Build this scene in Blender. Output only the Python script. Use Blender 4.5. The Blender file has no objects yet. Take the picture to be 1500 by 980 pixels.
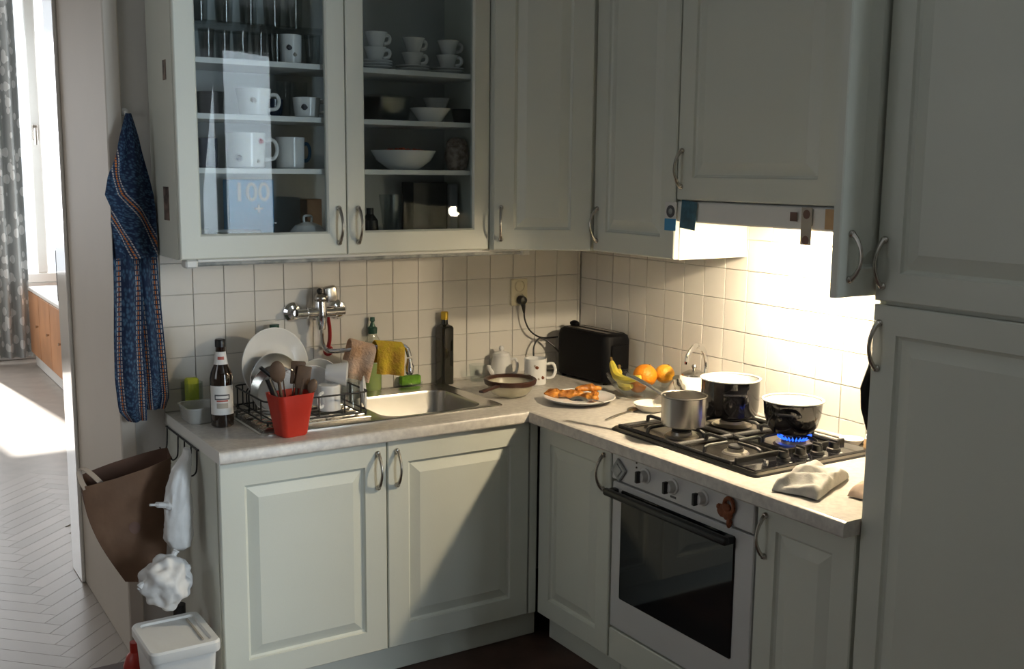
import bpy, bmesh, math, random
from mathutils import Vector, Matrix, Euler, noise
random.seed(7)
PI = math.pi
R = math.radians
scene = bpy.context.scene
col = scene.collection

# ------------------------------------------------------------------ camera
cam_data = bpy.data.cameras.new('camera')
cam = bpy.data.objects.new('camera', cam_data); col.objects.link(cam)
cam_data.sensor_fit = 'HORIZONTAL'; cam_data.sensor_width = 36.0
cam_data.lens = 1568.7 / 1500 * 36.0
cam_data.clip_start = 0.02
YAW, PITCH, ROLL = R(32.352), R(8.691), R(0.5635)
fw = Vector((math.sin(YAW)*math.cos(PITCH), math.cos(YAW)*math.cos(PITCH), -math.sin(PITCH)))
rt = Vector((math.cos(YAW), -math.sin(YAW), 0)); up = rt.cross(fw)
r2 = rt*math.cos(ROLL) + up*math.sin(ROLL); u2 = -rt*math.sin(ROLL) + up*math.cos(ROLL)
cam.matrix_world = Matrix(((r2.x, u2.x, -fw.x, -2.4716), (r2.y, u2.y, -fw.y, -3.4006),
                           (r2.z, u2.z, -fw.z, 1.5712), (0, 0, 0, 1)))
scene.camera = cam

# ------------------------------------------------------------------ world, lights, exposure
world = bpy.data.worlds.new('world'); scene.world = world; world.use_nodes = True
bg = world.node_tree.nodes['Background']
bg.inputs[0].default_value = (0.88, 0.94, 1.0, 1); bg.inputs[1].default_value = 1.7
vs = scene.view_settings
vs.view_transform = 'Standard'; vs.look = 'None'; vs.gamma = 1.0; vs.use_curve_mapping = False
vs.exposure = 0.0

def area_light(name, loc, direction, sx, sy, power, color):
    d = bpy.data.lights.new(name, 'AREA'); d.shape = 'RECTANGLE'; d.size = sx; d.size_y = sy
    d.energy = power; d.color = color
    o = bpy.data.objects.new(name, d); col.objects.link(o); o.location = loc
    o.rotation_euler = Vector(direction).to_track_quat('-Z', 'Z').to_euler()
    return o
# daylight through the kitchen window behind the camera
area_light('daylight_kitchen_window', (0.04, -4.45, 1.28), (-0.12, 1, 0), 0.76, 2.10, 92, (0.78, 0.91, 1.0))
# soft fill through an unseen left-wall window, added to brighten the cabinet sides
area_light('added_side_fill', (-3.70, -0.95, 1.55), (1, 0, 0), 0.86, 1.2, 2.2, (1.0, 0.94, 0.86))
# daylight through the window of the next room
area_light('daylight_room_window', (-2.0, 6.45, 1.75), (0, -1, -0.35), 2.7, 1.8, 85, (0.97, 0.98, 1.0))

# sunlight falling into the next room
sun_d = bpy.data.lights.new('sun', 'SUN'); sun_d.energy = 11; sun_d.angle = R(1.0); sun_d.color = (1.0, 0.96, 0.90)
sun = bpy.data.objects.new('sun', sun_d); col.objects.link(sun); sun.location = (-2, 9, 5)
sun.rotation_euler = Vector((0.12, -1.0, -0.88)).to_track_quat('-Z', 'Z').to_euler()

# ------------------------------------------------------------------ materials
def mat(name, color, rough=0.5, metal=0.0, var=0.0, vscale=8.0, bump=0.0, bscale=60.0, spec=0.5,
        color2=None, emit=None, estr=0.0, coat=0.0):
    m = bpy.data.materials.new(name); m.use_nodes = True
    nt = m.node_tree; b = nt.nodes['Principled BSDF']
    b.inputs['Base Color'].default_value = (*color, 1)
    b.inputs['Roughness'].default_value = rough; b.inputs['Metallic'].default_value = metal
    b.inputs['Specular IOR Level'].default_value = spec
    if coat: b.inputs['Coat Weight'].default_value = coat
    if emit:
        b.inputs['Emission Color'].default_value = (*emit, 1); b.inputs['Emission Strength'].default_value = estr
    tc = None
    if var or color2 or bump:
        tc = nt.nodes.new('ShaderNodeTexCoord')
    if var or color2:
        n = nt.nodes.new('ShaderNodeTexNoise'); n.inputs['Scale'].default_value = vscale; n.inputs['Detail'].default_value = 5
        nt.links.new(tc.outputs['Object'], n.inputs['Vector'])
        r = nt.nodes.new('ShaderNodeValToRGB')
        c2 = color2 or tuple(max(0, c*(1-var)) for c in color)
        r.color_ramp.elements[0].position = 0.35; r.color_ramp.elements[1].position = 0.65
        r.color_ramp.elements[0].color = (*c2, 1)
        r.color_ramp.elements[1].color = (*color, 1)
        nt.links.new(n.outputs['Fac'], r.inputs['Fac']); nt.links.new(r.outputs['Color'], b.inputs['Base Color'])
    if bump:
        n2 = nt.nodes.new('ShaderNodeTexNoise'); n2.inputs['Scale'].default_value = bscale
        nt.links.new(tc.outputs['Object'], n2.inputs['Vector'])
        bp = nt.nodes.new('ShaderNodeBump'); bp.inputs['Strength'].default_value = bump; bp.inputs['Distance'].default_value = 0.01
        nt.links.new(n2.outputs['Fac'], bp.inputs['Height']); nt.links.new(bp.outputs['Normal'], b.inputs['Normal'])
    return m

def glass_mat(name, tint=(1, 1, 1), r0=0.04, rough=0.0, body=0.0, body_col=(1, 1, 1), edge=0.55):
    """thin clear glass or clear plastic: see-through, reflecting more at grazing angles, optionally milky"""
    m = bpy.data.materials.new(name); m.use_nodes = True; nt = m.node_tree
    for n in list(nt.nodes): nt.nodes.remove(n)
    out = nt.nodes.new('ShaderNodeOutputMaterial'); tr = nt.nodes.new('ShaderNodeBsdfTransparent')
    gl = nt.nodes.new('ShaderNodeBsdfGlossy'); mx = nt.nodes.new('ShaderNodeMixShader'); lw = nt.nodes.new('ShaderNodeLayerWeight')
    pw = nt.nodes.new('ShaderNodeMath'); pw.operation = 'POWER'; pw.inputs[1].default_value = 4.0
    ma = nt.nodes.new('ShaderNodeMath'); ma.operation = 'MULTIPLY_ADD'; ma.inputs[1].default_value = edge; ma.inputs[2].default_value = r0
    lw.inputs['Blend'].default_value = 0.5
    nt.links.new(lw.outputs['Facing'], pw.inputs[0]); nt.links.new(pw.outputs[0], ma.inputs[0])
    tr.inputs[0].default_value = (*tint, 1); gl.inputs['Roughness'].default_value = rough
    base = tr.outputs[0]
    if body:
        df = nt.nodes.new('ShaderNodeBsdfDiffuse'); df.inputs[0].default_value = (*body_col, 1)
        m2 = nt.nodes.new('ShaderNodeMixShader'); m2.inputs[0].default_value = body
        nt.links.new(tr.outputs[0], m2.inputs[1]); nt.links.new(df.outputs[0], m2.inputs[2]); base = m2.outputs[0]
    nt.links.new(ma.outputs[0], mx.inputs[0]); nt.links.new(base, mx.inputs[1]); nt.links.new(gl.outputs[0], mx.inputs[2])
    nt.links.new(mx.outputs[0], out.inputs[0])
    return m

M = dict(
    cab=mat('painted_cabinet', (0.66, 0.68, 0.61), 0.42, var=0.04, vscale=3, bump=0.02, bscale=200),
    cab_in=mat('cabinet_interior', (0.50, 0.52, 0.52), 0.6, var=0.04),
    shelf=mat('shelf_board', (0.72, 0.73, 0.72), 0.5, var=0.03),
    tile=mat('glazed_tile', (0.74, 0.71, 0.66), 0.38, spec=0.28, var=0.04, vscale=5, bump=0.015, bscale=30),
    grout=mat('grout', (0.58, 0.56, 0.53), 0.9, var=0.15, vscale=40),
    plaster=mat('plaster', (0.62, 0.60, 0.57), 0.85, var=0.06, vscale=2.5, bump=0.06, bscale=60),
    plaster_tan=mat('tan_wall_paint', (0.30, 0.27, 0.23), 0.85, var=0.06, vscale=2.5),
    ceiling=mat('ceiling_paint', (0.52, 0.51, 0.49), 0.9, var=0.03),
    lining=mat('door_lining_paint', (0.66, 0.60, 0.53), 0.6, var=0.05, vscale=2),
    gloss=mat('white_gloss_paint', (0.86, 0.85, 0.82), 0.12, var=0.02, coat=0.5),
    white_wood=mat('white_gloss_wood', (0.80, 0.79, 0.76), 0.35, var=0.03),
    worktop=mat('worktop_laminate', (0.62, 0.585, 0.53), 0.32, color2=(0.49, 0.455, 0.42), vscale=55, bump=0.02),
    steel=mat('stainless_steel', (0.62, 0.60, 0.57), 0.26, 1.0, var=0.08, vscale=12),
    chrome=mat('chrome', (0.80, 0.80, 0.82), 0.07, 1.0),
    handle=mat('brushed_handle', (0.50, 0.47, 0.43), 0.26, 1.0),
    kfloor=mat('kitchen_floor_brown', (0.085, 0.042, 0.030), 0.55, var=0.5, vscale=9, bump=0.08),
    black_gloss=mat('black_enamel', (0.008, 0.008, 0.010), 0.10, coat=0.4),
    black=mat('black_plastic', (0.010, 0.010, 0.011), 0.35),
    iron=mat('cast_iron', (0.016, 0.016, 0.017), 0.5, bump=0.2, bscale=150),
    oven_glass=mat('oven_glass', (0.006, 0.007, 0.009), 0.05),
    oven_white=mat('oven_enamel', (0.60, 0.60, 0.60), 0.35, var=0.03),
    white=mat('white_porcelain', (0.80, 0.80, 0.79), 0.15, var=0.02),
    white_pl=mat('white_plastic', (0.74, 0.74, 0.72), 0.42, var=0.03),
    enamel_white=mat('white_enamel', (0.88, 0.88, 0.86), 0.18),
    cream=mat('cream_enamel', (0.82, 0.78, 0.68), 0.18),
    red=mat('red_plastic', (0.50, 0.030, 0.014), 0.38, var=0.12, vscale=10),
    darkred=mat('dark_red_plastic', (0.35, 0.012, 0.012), 0.35),
    wood=mat('wooden_spoon', (0.13, 0.075, 0.042), 0.6, var=0.3, vscale=20),
    lightwood=mat('pale_wood', (0.55, 0.36, 0.19), 0.6, var=0.25, vscale=15),
    orangewood=mat('sideboard_wood', (0.50, 0.24, 0.11), 0.45, var=0.25, vscale=4),
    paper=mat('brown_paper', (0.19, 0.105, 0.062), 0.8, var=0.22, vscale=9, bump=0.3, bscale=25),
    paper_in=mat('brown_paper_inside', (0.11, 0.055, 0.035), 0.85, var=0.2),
    strap=mat('bag_strap', (0.36, 0.30, 0.25), 0.5),
    bagwhite=mat('white_bag_film', (0.74, 0.74, 0.74), 0.45, var=0.06, bump=0.5, bscale=22),
    beer=mat('brown_bottle_glass', (0.016, 0.008, 0.005), 0.07, coat=0.5),
    oil=mat('dark_green_glass', (0.010, 0.010, 0.007), 0.08, coat=0.4),
    gold=mat('gold_foil', (0.75, 0.50, 0.06), 0.35, 0.6, var=0.2),
    label=mat('paper_label', (0.72, 0.71, 0.69), 0.6, var=0.05, vscale=30),
    label_red=mat('label_red', (0.42, 0.10, 0.08), 0.6), label_dark=mat('label_dark', (0.08, 0.08, 0.09), 0.6),
    green_cap=mat('dark_green_plastic', (0.015, 0.07, 0.045), 0.35),
    lime=mat('lime_plastic', (0.52, 0.58, 0.05), 0.5, var=0.2),
    green=mat('green_sponge', (0.16, 0.38, 0.03), 0.9, var=0.3, vscale=50, bump=0.5),
    soapgreen=mat('green_soap', (0.33, 0.50, 0.06), 0.25),
    yellow=mat('yellow_cloth', (0.68, 0.50, 0.03), 0.9, color2=(0.64, 0.34, 0.05), vscale=26, bump=0.4, bscale=120),
    orange_cloth=mat('orange_white_cloth', (0.68, 0.52, 0.42), 0.9, color2=(0.62, 0.36, 0.20), vscale=13, bump=0.4, bscale=120),
    brown_pl=mat('brown_plastic', (0.055, 0.022, 0.014), 0.35),
    mesh=glass_mat('sieve_mesh', (1, 1, 1), 0.02, 0.3, 0.42, (0.66, 0.61, 0.46)),
    socket=mat('cream_plastic', (0.74, 0.68, 0.50), 0.35),
    banana=mat('banana_skin', (0.75, 0.58, 0.05), 0.5, color2=(0.55, 0.48, 0.08), vscale=14),
    bstem=mat('banana_stem', (0.16, 0.10, 0.03), 0.7),
    orange=mat('orange_peel', (0.80, 0.27, 0.012), 0.42, var=0.12, vscale=12, bump=0.3, bscale=180),
    orange2=mat('grapefruit_peel', (0.82, 0.40, 0.03), 0.42, var=0.1, vscale=9, bump=0.3, bscale=180),
    meat=mat('fried_crust', (0.66, 0.27, 0.03), 0.45, color2=(0.26, 0.075, 0.012), vscale=34, bump=0.7, bscale=60),
    cloth=mat('grey_checked_cloth', (0.66, 0.64, 0.60), 0.95, color2=(0.44, 0.43, 0.41), vscale=16, bump=0.10, bscale=130),
    pinkcloth=mat('beige_cloth', (0.68, 0.52, 0.42), 0.95, var=0.2, vscale=9, bump=0.10),
    bluecard=mat('blue_card', (0.045, 0.27, 0.52), 0.5), tealcard=mat('teal_card', (0.035, 0.13, 0.20), 0.5, var=0.4, vscale=50),
    navy=mat('navy_china', (0.015, 0.025, 0.05), 0.2), bluehandle=mat('blue_glaze', (0.06, 0.18, 0.36), 0.2),
    photo=mat('dark_photo', (0.05, 0.04, 0.035), 0.4, color2=(0.25, 0.18, 0.15), vscale=40),
    card=mat('beige_card', (0.42, 0.38, 0.32), 0.6, var=0.1), browndot=mat('brown_print', (0.16, 0.09, 0.07), 0.6),
    ginger=mat('gingerbread', (0.26, 0.075, 0.025), 0.7, var=0.3, vscale=60, bump=0.5),
    greymagnet=mat('grey_magnet', (0.42, 0.43, 0.42), 0.3, color2=(0.20, 0.22, 0.22), vscale=30),
    terracotta=mat('speckled_stoneware', (0.60, 0.48, 0.40), 0.4, color2=(0.24, 0.17, 0.13), vscale=55),
    redfood=mat('red_beads', (0.55, 0.07, 0.02), 0.4), brownbox=mat('brown_box', (0.26, 0.15, 0.09), 0.6),
    darkbox=mat('dark_box', (0.012, 0.012, 0.013), 0.5), greybox=mat('grey_card', (0.30, 0.32, 0.34), 0.6),
    pane=glass_mat('pane_glass', (0.90, 0.93, 0.94), 0.010, 0.0, edge=0.5), glass=glass_mat('clear_glass', (0.95, 0.97, 0.97), 0.05, 0.02),
    frosted=glass_mat('milky_plastic', (0.9, 0.91, 0.9), 0.03, 0.25, 0.45, (0.60, 0.60, 0.58)),
    jarglass=glass_mat('tinted_glass', (0.88, 0.91, 0.86), 0.05, 0.03),
    soapclear=glass_mat('clear_soap_bottle', (0.92, 0.93, 0.88), 0.05, 0.05, 0.2, (0.7, 0.7, 0.62)),
    flame=mat('gas_flame', (0.02, 0.08, 0.6), 0.5, emit=(0.02, 0.12, 1.0), estr=2.2),
    lamp=mat('lamp_lens', (1, 0.9, 0.7), 0.4, emit=(1.0, 0.82, 0.55), estr=40),
    toast=mat('matt_black_plastic', (0.004, 0.004, 0.005), 0.55, spec=0.15), hob=mat('hob_steel', (0.30, 0.28, 0.255), 0.24, 1.0, var=0.15, vscale=8),
    dark=mat('dark_gap', (0.02, 0.02, 0.02), 0.8), burner=mat('burner_cap', (0.025, 0.025, 0.027), 0.45),
    alu=mat('burner_aluminium', (0.58, 0.54, 0.48), 0.33, 0.9),
    sky_card=mat('light_blue_picture', (0.20, 0.55, 0.72), 0.4, color2=(0.5, 0.75, 0.85), vscale=6),
    red_bottle=mat('red_bottle', (0.40, 0.03, 0.02), 0.4),
)

def tinted(name, fn):
    m = bpy.data.materials.new(name); m.use_nodes = True; fn(m.node_tree, m.node_tree.nodes['Principled BSDF']); return m
def _towel(nt, b):
    uv = nt.nodes.new('ShaderNodeTexCoord'); sep = nt.nodes.new('ShaderNodeSeparateXYZ')
    nt.links.new(uv.outputs['UV'], sep.inputs[0])
    vo = nt.nodes.new('ShaderNodeTexVoronoi'); vo.inputs['Scale'].default_value = 1.0
    mp = nt.nodes.new('ShaderNodeMapping'); mp.inputs['Scale'].default_value = (14, 62, 1)
    nt.links.new(uv.outputs['UV'], mp.inputs[0]); nt.links.new(mp.outputs[0], vo.inputs['Vector'])
    r = nt.nodes.new('ShaderNodeValToRGB'); r.color_ramp.elements[0].position = 0.15; r.color_ramp.elements[1].position = 0.6
    r.color_ramp.elements[0].color = (0.055, 0.12, 0.20, 1); r.color_ramp.elements[1].color = (0.010, 0.022, 0.060, 1)
    nt.links.new(vo.outputs['Distance'], r.inputs[0])
    # stripe bands across u: white, orange, white
    st = nt.nodes.new('ShaderNodeValToRGB'); st.color_ramp.interpolation = 'CONSTANT'
    e = st.color_ramp.elements
    e[0].position = 0.0; e[0].color = (0, 0, 0, 1)
    e[1].position = 0.10; e[1].color = (0.45, 0.40, 0.38, 1)
    for p, c in ((0.13, (0, 0, 0)), (0.17, (0.55, 0.17, 0.03)), (0.21, (0, 0, 0)), (0.25, (0.45, 0.40, 0.38)), (0.28, (0, 0, 0)),
                 (0.74, (0.45, 0.40, 0.38)), (0.77, (0, 0, 0)), (0.82, (0.55, 0.17, 0.03)), (0.86, (0, 0, 0)), (0.90, (0.45, 0.4, 0.38)), (0.93, (0, 0, 0))):
        x = e.new(p); x.color = (*c, 1)
    nt.links.new(sep.outputs['X'], st.inputs[0])
    wv = nt.nodes.new('ShaderNodeMath'); wv.operation = 'MULTIPLY'; wv.inputs[1].default_value = 60
    nt.links.new(sep.outputs['Y'], wv.inputs[0])
    fr = nt.nodes.new('ShaderNodeMath'); fr.operation = 'FRACT'; nt.links.new(wv.outputs[0], fr.inputs[0])
    gt = nt.nodes.new('ShaderNodeMath'); gt.operation = 'GREATER_THAN'; gt.inputs[1].default_value = 0.3; nt.links.new(fr.outputs[0], gt.inputs[0])
    bw = nt.nodes.new('ShaderNodeRGBToBW'); nt.links.new(st.outputs[0], bw.inputs[0])
    g2 = nt.nodes.new('ShaderNodeMath'); g2.operation = 'GREATER_THAN'; g2.inputs[1].default_value = 0.05; nt.links.new(bw.outputs[0], g2.inputs[0])
    mu = nt.nodes.new('ShaderNodeMath'); mu.operation = 'MULTIPLY'; nt.links.new(gt.outputs[0], mu.inputs[0]); nt.links.new(g2.outputs[0], mu.inputs[1])
    mix = nt.nodes.new('ShaderNodeMix'); mix.data_type = 'RGBA'
    nt.links.new(mu.outputs[0], mix.inputs['Factor']); nt.links.new(r.outputs[0], mix.inputs['A']); nt.links.new(st.outputs[0], mix.inputs['B'])
    nt.links.new(mix.outputs['Result'], b.inputs['Base Color']); b.inputs['Roughness'].default_value = 0.95
M['towel'] = tinted('blue_striped_towel', _towel)
def _curtain(nt, b):
    tc = nt.nodes.new('ShaderNodeTexCoord'); vo = nt.nodes.new('ShaderNodeTexVoronoi'); vo.inputs['Scale'].default_value = 11
    nt.links.new(tc.outputs['Object'], vo.inputs['Vector'])
    r = nt.nodes.new('ShaderNodeValToRGB'); r.color_ramp.interpolation = 'CONSTANT'
    r.color_ramp.elements[0].color = (0.82, 0.86, 0.88, 1); r.color_ramp.elements[1].position = 0.42; r.color_ramp.elements[1].color = (0.46, 0.50, 0.52, 1)
    nt.links.new(vo.outputs['Distance'], r.inputs[0]); nt.links.new(r.outputs[0], b.inputs['Base Color']); b.inputs['Roughness'].default_value = 0.9
M['curtain'] = tinted('leaf_print_curtain', _curtain)
def _parquet(nt, b):
    oi = nt.nodes.new('ShaderNodeObjectInfo'); r = nt.nodes.new('ShaderNodeValToRGB')
    r.color_ramp.elements[0].color = (0.34, 0.30, 0.26, 1); r.color_ramp.elements[1].color = (0.42, 0.375, 0.33, 1)
    nt.links.new(oi.outputs['Random'], r.inputs[0]); nt.links.new(r.outputs[0], b.inputs['Base Color']); b.inputs['Roughness'].default_value = 0.36
M['parquet'] = tinted('oak_parquet', _parquet)
M['parquet_far'] = mat('oak_parquet_far', (0.40, 0.355, 0.31), 0.36, var=0.15, vscale=9)

# ------------------------------------------------------------------ mesh helpers
class MB:
    def __init__(s): s.bm = bmesh.new(); s.angle = None
    def box(s, x0, x1, y0, y1, z0, z1, bev=0.0, seg=1, rot=None):
        g = bmesh.ops.create_cube(s.bm, size=1.0)['verts']
        mt = Matrix.Translation(((x0+x1)/2, (y0+y1)/2, (z0+z1)/2)) @ (rot.to_4x4() if rot else Matrix()) @ Matrix.Diagonal((abs(x1-x0), abs(y1-y0), abs(z1-z0), 1))
        bmesh.ops.transform(s.bm, matrix=mt, verts=g)
        if bev:
            es = list({e for v in g for e in v.link_edges})
            bmesh.ops.bevel(s.bm, geom=es, offset=bev, segments=seg, affect='EDGES', profile=0.5)
        return s
    def rings(s, loops, close0=True, close1=True, cyc=True):
        """skin a list of equally long point loops"""
        vs_ = [[s.bm.verts.new(p) for p in l] for l in loops]
        n = len(loops[0])
        for a, b in zip(vs_[:-1], vs_[1:]):
            for i in range(n if cyc else n-1):
                j = (i+1) % n
                try: s.bm.faces.new((a[i], a[j], b[j], b[i]))
                except ValueError: pass
        if close0: s.bm.faces.new(list(reversed(vs_[0])))
        if close1: s.bm.faces.new(vs_[-1])
        return s
    def lathe(s, prof, seg=32, cx=0, cy=0, cz=0, mtx=None, sy=1.0):
        loops = []
        for r, z in prof:
            r = max(r, 0.0003)
            l = [Vector((cx + r*math.cos(2*PI*i/seg), cy + sy*r*math.sin(2*PI*i/seg), cz + z)) for i in range(seg)]
            if mtx: l = [mtx @ v for v in l]
            loops.append(l)
        return s.rings(loops)
    def tube(s, pts, rad, seg=10, flat=1.0):
        pts = [Vector(p) for p in pts]; n = len(pts)
        if not hasattr(rad, '__len__'): rad = [rad]*n
        loops = []; prev = None
        for i, p in enumerate(pts):
            t = (pts[min(i+1, n-1)] - pts[max(i-1, 0)]).normalized()
            if prev is None:
                a = Vector((0, 0, 1)) if abs(t.z) < 0.9 else Vector((1, 0, 0))
                nx = t.cross(a).normalized()
            else:
                nx = (prev - t*prev.dot(t)).normalized()
            prev = nx; ny = t.cross(nx)
            loops.append([p + nx*rad[i]*math.cos(2*PI*k/seg) + ny*rad[i]*flat*math.sin(2*PI*k/seg) for k in range(seg)])
        return s.rings(loops)
    def grid(s, fn, nu, nv, uv=False, skew=None):
        v = [[s.bm.verts.new(fn(i/nu, j/nv)) for j in range(nv+1)] for i in range(nu+1)]
        lay = s.bm.loops.layers.uv.verify() if uv else None
        for i in range(nu):
            for j in range(nv):
                f = s.bm.faces.new((v[i][j], v[i+1][j], v[i+1][j+1], v[i][j+1]))
                if uv:
                    for l, (a, b) in zip(f.loops, ((i, j), (i+1, j), (i+1, j+1), (i, j+1))): l[lay].uv = (a/nu, b/nv) if not skew else (a/nu - skew[0]*b/nv + skew[1], b/nv)
        return s
    def ball(s, c, rx, ry, rz, amp=0.0, freq=8.0, seg=20, rot=None, seed=0.0):
        g = bmesh.ops.create_uvsphere(s.bm, u_segments=seg, v_segments=seg//2+2, radius=1.0)['verts']
        for v in g:
            d = v.co.copy(); k = 1 + amp*noise.noise(d*freq*0.2 + Vector((seed, seed*2, 0)))
            q = Vector((d.x*rx*k, d.y*ry*k, d.z*rz*k))
            if rot: q = rot @ q
            v.co = q + Vector(c)
        return s
    def prism(s, pts, y0, y1):
        """polygon in x,z extruded along y"""
        return s.rings([[Vector((x, y0, z)) for x, z in pts], [Vector((x, y1, z)) for x, z in pts]])
    def prism_z(s, pts, z0, z1):
        return s.rings([[Vector((x, y, z0)) for x, y in pts], [Vector((x, y, z1)) for x, y in pts]])
    def xf(s, mtx):
        bmesh.ops.transform(s.bm, matrix=mtx, verts=s.bm.verts[:]); return s
    def build(s, name, m, parent=None, loc=(0, 0, 0), rot=(0, 0, 0), angle=28, thick=0.0):
        if thick:
            geo = s.bm.faces[:]
            s.bm.normal_update()
            bmesh.ops.solidify(s.bm, geom=geo, thickness=thick)
        bmesh.ops.recalc_face_normals(s.bm, faces=s.bm.faces[:])
        me = bpy.data.meshes.new(name); s.bm.to_mesh(me); s.bm.free()
        me.materials.append(M[m] if isinstance(m, str) else m)
        for p in me.polygons: p.use_smooth = True
        me.set_sharp_from_angle(angle=R(s.angle or angle))
        o = bpy.data.objects.new(name, me); col.objects.link(o)
        o.location = loc; o.rotation_euler = rot
        if parent: o.parent = parent
        return o

def rrect(w, h, r, z, cx=0, cy=0, n=5):
    pts = []
    r = min(r, w/2-1e-4, h/2-1e-4)
    for k, (sx, sy) in enumerate(((1, 1), (-1, 1), (-1, -1), (1, -1))):
        for i in range(n+1):
            a = PI/2*k + PI/2*i/n
            pts.append(Vector((cx + sx*(w/2-r) + r*math.cos(a), cy + sy*(h/2-r) + r*math.sin(a), z)))
    return pts
def smooth(pts, n=6):
    pts = [Vector(p) for p in pts]; out = []
    P = [pts[0]] + pts + [pts[-1]]
    for i in range(1, len(P)-2):
        p0, p1, p2, p3 = P[i-1:i+3]
        for k in range(n):
            t = k/n
            out.append(0.5*((2*p1) + (p2-p0)*t + (2*p0-5*p1+4*p2-p3)*t*t + (3*p1-p0-3*p2+p3)*t**3))
    out.append(pts[-1]); return out
def tag(o, label, cat, group=None):
    o['label'] = label; o['category'] = cat
    if group: o['group'] = group
    return o
def thing(name, label, cat, loc=(0, 0, 0), rotz=0.0, group=None):
    o = bpy.data.objects.new(name, None); col.objects.link(o); o.empty_display_size = 0.05
    o.location = loc; o.rotation_euler = (0, 0, rotz)
    return tag(o, label, cat, group)
def dup(root, loc=None, rotz=None, label=None):
    c = root.copy(); col.objects.link(c)
    if loc is not None: c.location = loc
    if rotz is not None: c.rotation_euler = (0, 0, rotz)
    if label: c['label'] = label
    for ch in root.children:
        d = ch.copy(); col.objects.link(d); d.parent = c
        for g in ch.children:
            e = g.copy(); col.objects.link(e); e.parent = d
    return c
def struct(o): o['kind'] = 'structure'; return o
def text_mesh(txt, size, name, m, parent, loc, rot, depth=0.0006):
    cu = bpy.data.curves.new(name, 'FONT'); cu.body = txt; cu.size = size; cu.align_x = 'CENTER'; cu.align_y = 'CENTER'
    cu.extrude = depth; cu.offset = size*0.018
    tmp = bpy.data.objects.new(name + '_tmp', cu); col.objects.link(tmp)
    dg = bpy.context.evaluated_depsgraph_get(); me = bpy.data.meshes.new_from_object(tmp.evaluated_get(dg))
    bpy.data.objects.remove(tmp); bpy.data.curves.remove(cu)
    me.materials.clear(); me.materials.append(M[m])
    o = bpy.data.objects.new(name, me); col.objects.link(o); o.parent = parent; o.location = loc; o.rotation_euler = rot
    return o

# ------------------------------------------------------------------ key dimensions
H = 0.802            # worktop top
WT = 0.037           # worktop thickness
ZB = 1.306           # underside of wall cabinets
XL = -1.622          # left end of the sink run
FY = -0.550          # front of the sink-run doors
FX = -0.558          # front of the oven-run doors
UY = -0.295          # front of the wall cabinets on the back wall
UX = -0.312          # front of the wall cabinets on the side wall
TOP = 2.32           # top of wall cabinets
XJ = -1.745          # right-hand face of the passage to the next room
CEIL = 2.62
CEILN = 3.15          # ceiling of the next room
YT = -1.856          # left side of the tall cabinet

# ------------------------------------------------------------------ room shell
wall_back = struct(MB().box(XJ, 0.15, 0.0, 0.12, 0, CEIL).build('wall_back', 'plaster'))
wall_right = struct(MB().box(0.0, 0.12, -3.15, 0.0, 0, CEIL).build('wall_right', 'plaster'))
struct(MB().box(0.12, 0.70, -3.27, -3.15, 0, CEIL).box(0.58, 0.70, -4.42, -3.27, 0, CEIL).box(0.0, 0.12, -3.27, -3.15, 0, CEIL).build('wall_alcove', 'plaster'))
b = MB()
for y0, y1, z0, z1 in ((-4.42, -1.40, 0, CEIL), (-0.50, 1.0, 0, CEIL), (-1.40, -0.50, 0, 0.92), (-1.40, -0.50, 2.18, CEIL)): b.box(-3.72, -3.60, y0, y1, z0, z1)
struct(b.build('wall_left', 'plaster_tan'))
w = MB()
for y0, y1, z0, z1 in ((-1.40, -1.34, 0.92, 2.18), (-0.56, -0.50, 0.92, 2.18), (-1.34, -0.56, 0.92, 0.98), (-1.34, -0.56, 2.12, 2.18), (-0.97, -0.93, 0.98, 2.12)): w.box(-3.68, -3.63, y0, y1, z0, z1, 0.006)
struct(w.build('added_window', 'white_wood'))  # unseen window frame, added around the opening for the side fill
b = MB()
for x0, x1, z0, z1 in ((-3.6, -0.42, 0, CEIL), (0.44, 0.58, 0, CEIL), (-0.42, 0.44, 0, 0.12), (-0.42, 0.44, 2.40, CEIL)):
    b.box(x0, x1, -4.42, -4.30, z0, z1)
struct(b.build('wall_rear', 'plaster_tan'))
floor_k = struct(MB().box(-3.72, 0.70, -4.42, 0.0, -0.06, 0.0).build('floor_kitchen', 'kfloor'))
struct(MB().box(-3.72, 0.70, -4.42, 0.12, CEIL, CEIL+0.1).build('ceiling', 'ceiling'))
# kitchen window behind the camera
w = MB()
for x0, x1, z0, z1 in ((-0.42, -0.37, 0.12, 2.40), (0.38, 0.44, 0.12, 2.40), (-0.37, 0.38, 0.12, 0.20), (-0.37, 0.38, 2.34, 2.40), (-0.27, -0.21, 0.20, 2.34)):
    w.box(x0, x1, -4.385, -4.335, z0, z1, 0.006)
struct(w.build('window_1', 'white_wood'))
# the passage: deep lining on the right, door casing at its far end
struct(MB().box(XJ, -0.45, 0.12, 0.90, 0, CEIL).build('wall_passage', 'lining'))
struct(MB().box(-3.6, -2.75, 0.0, 0.90, 0, CEIL).build('wall_passage_left', 'lining'))
struct(MB().box(XJ-0.006, XJ+0.0, 0.0, 0.90, 0, 2.4, 0.002).build('trim_1', 'lining'))
b = MB().box(XJ-0.020, XJ-0.006, 0.76, 0.95, 0, 2.25, 0.004)
b.box(-2.75, XJ-0.02, 0.76, 0.95, 2.20, 2.30, 0.006)
struct(b.build('trim_2', 'gloss'))
struct(MB().box(XJ-0.016, XJ+0.03, -0.014, -0.0005, 0, 2.4, 0.004).build('trim_3', 'lining'))
struct(MB().box(-2.75, XJ, 0.0, 0.90, 2.30, CEIL).build('wall_passage_head', 'plaster'))
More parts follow.
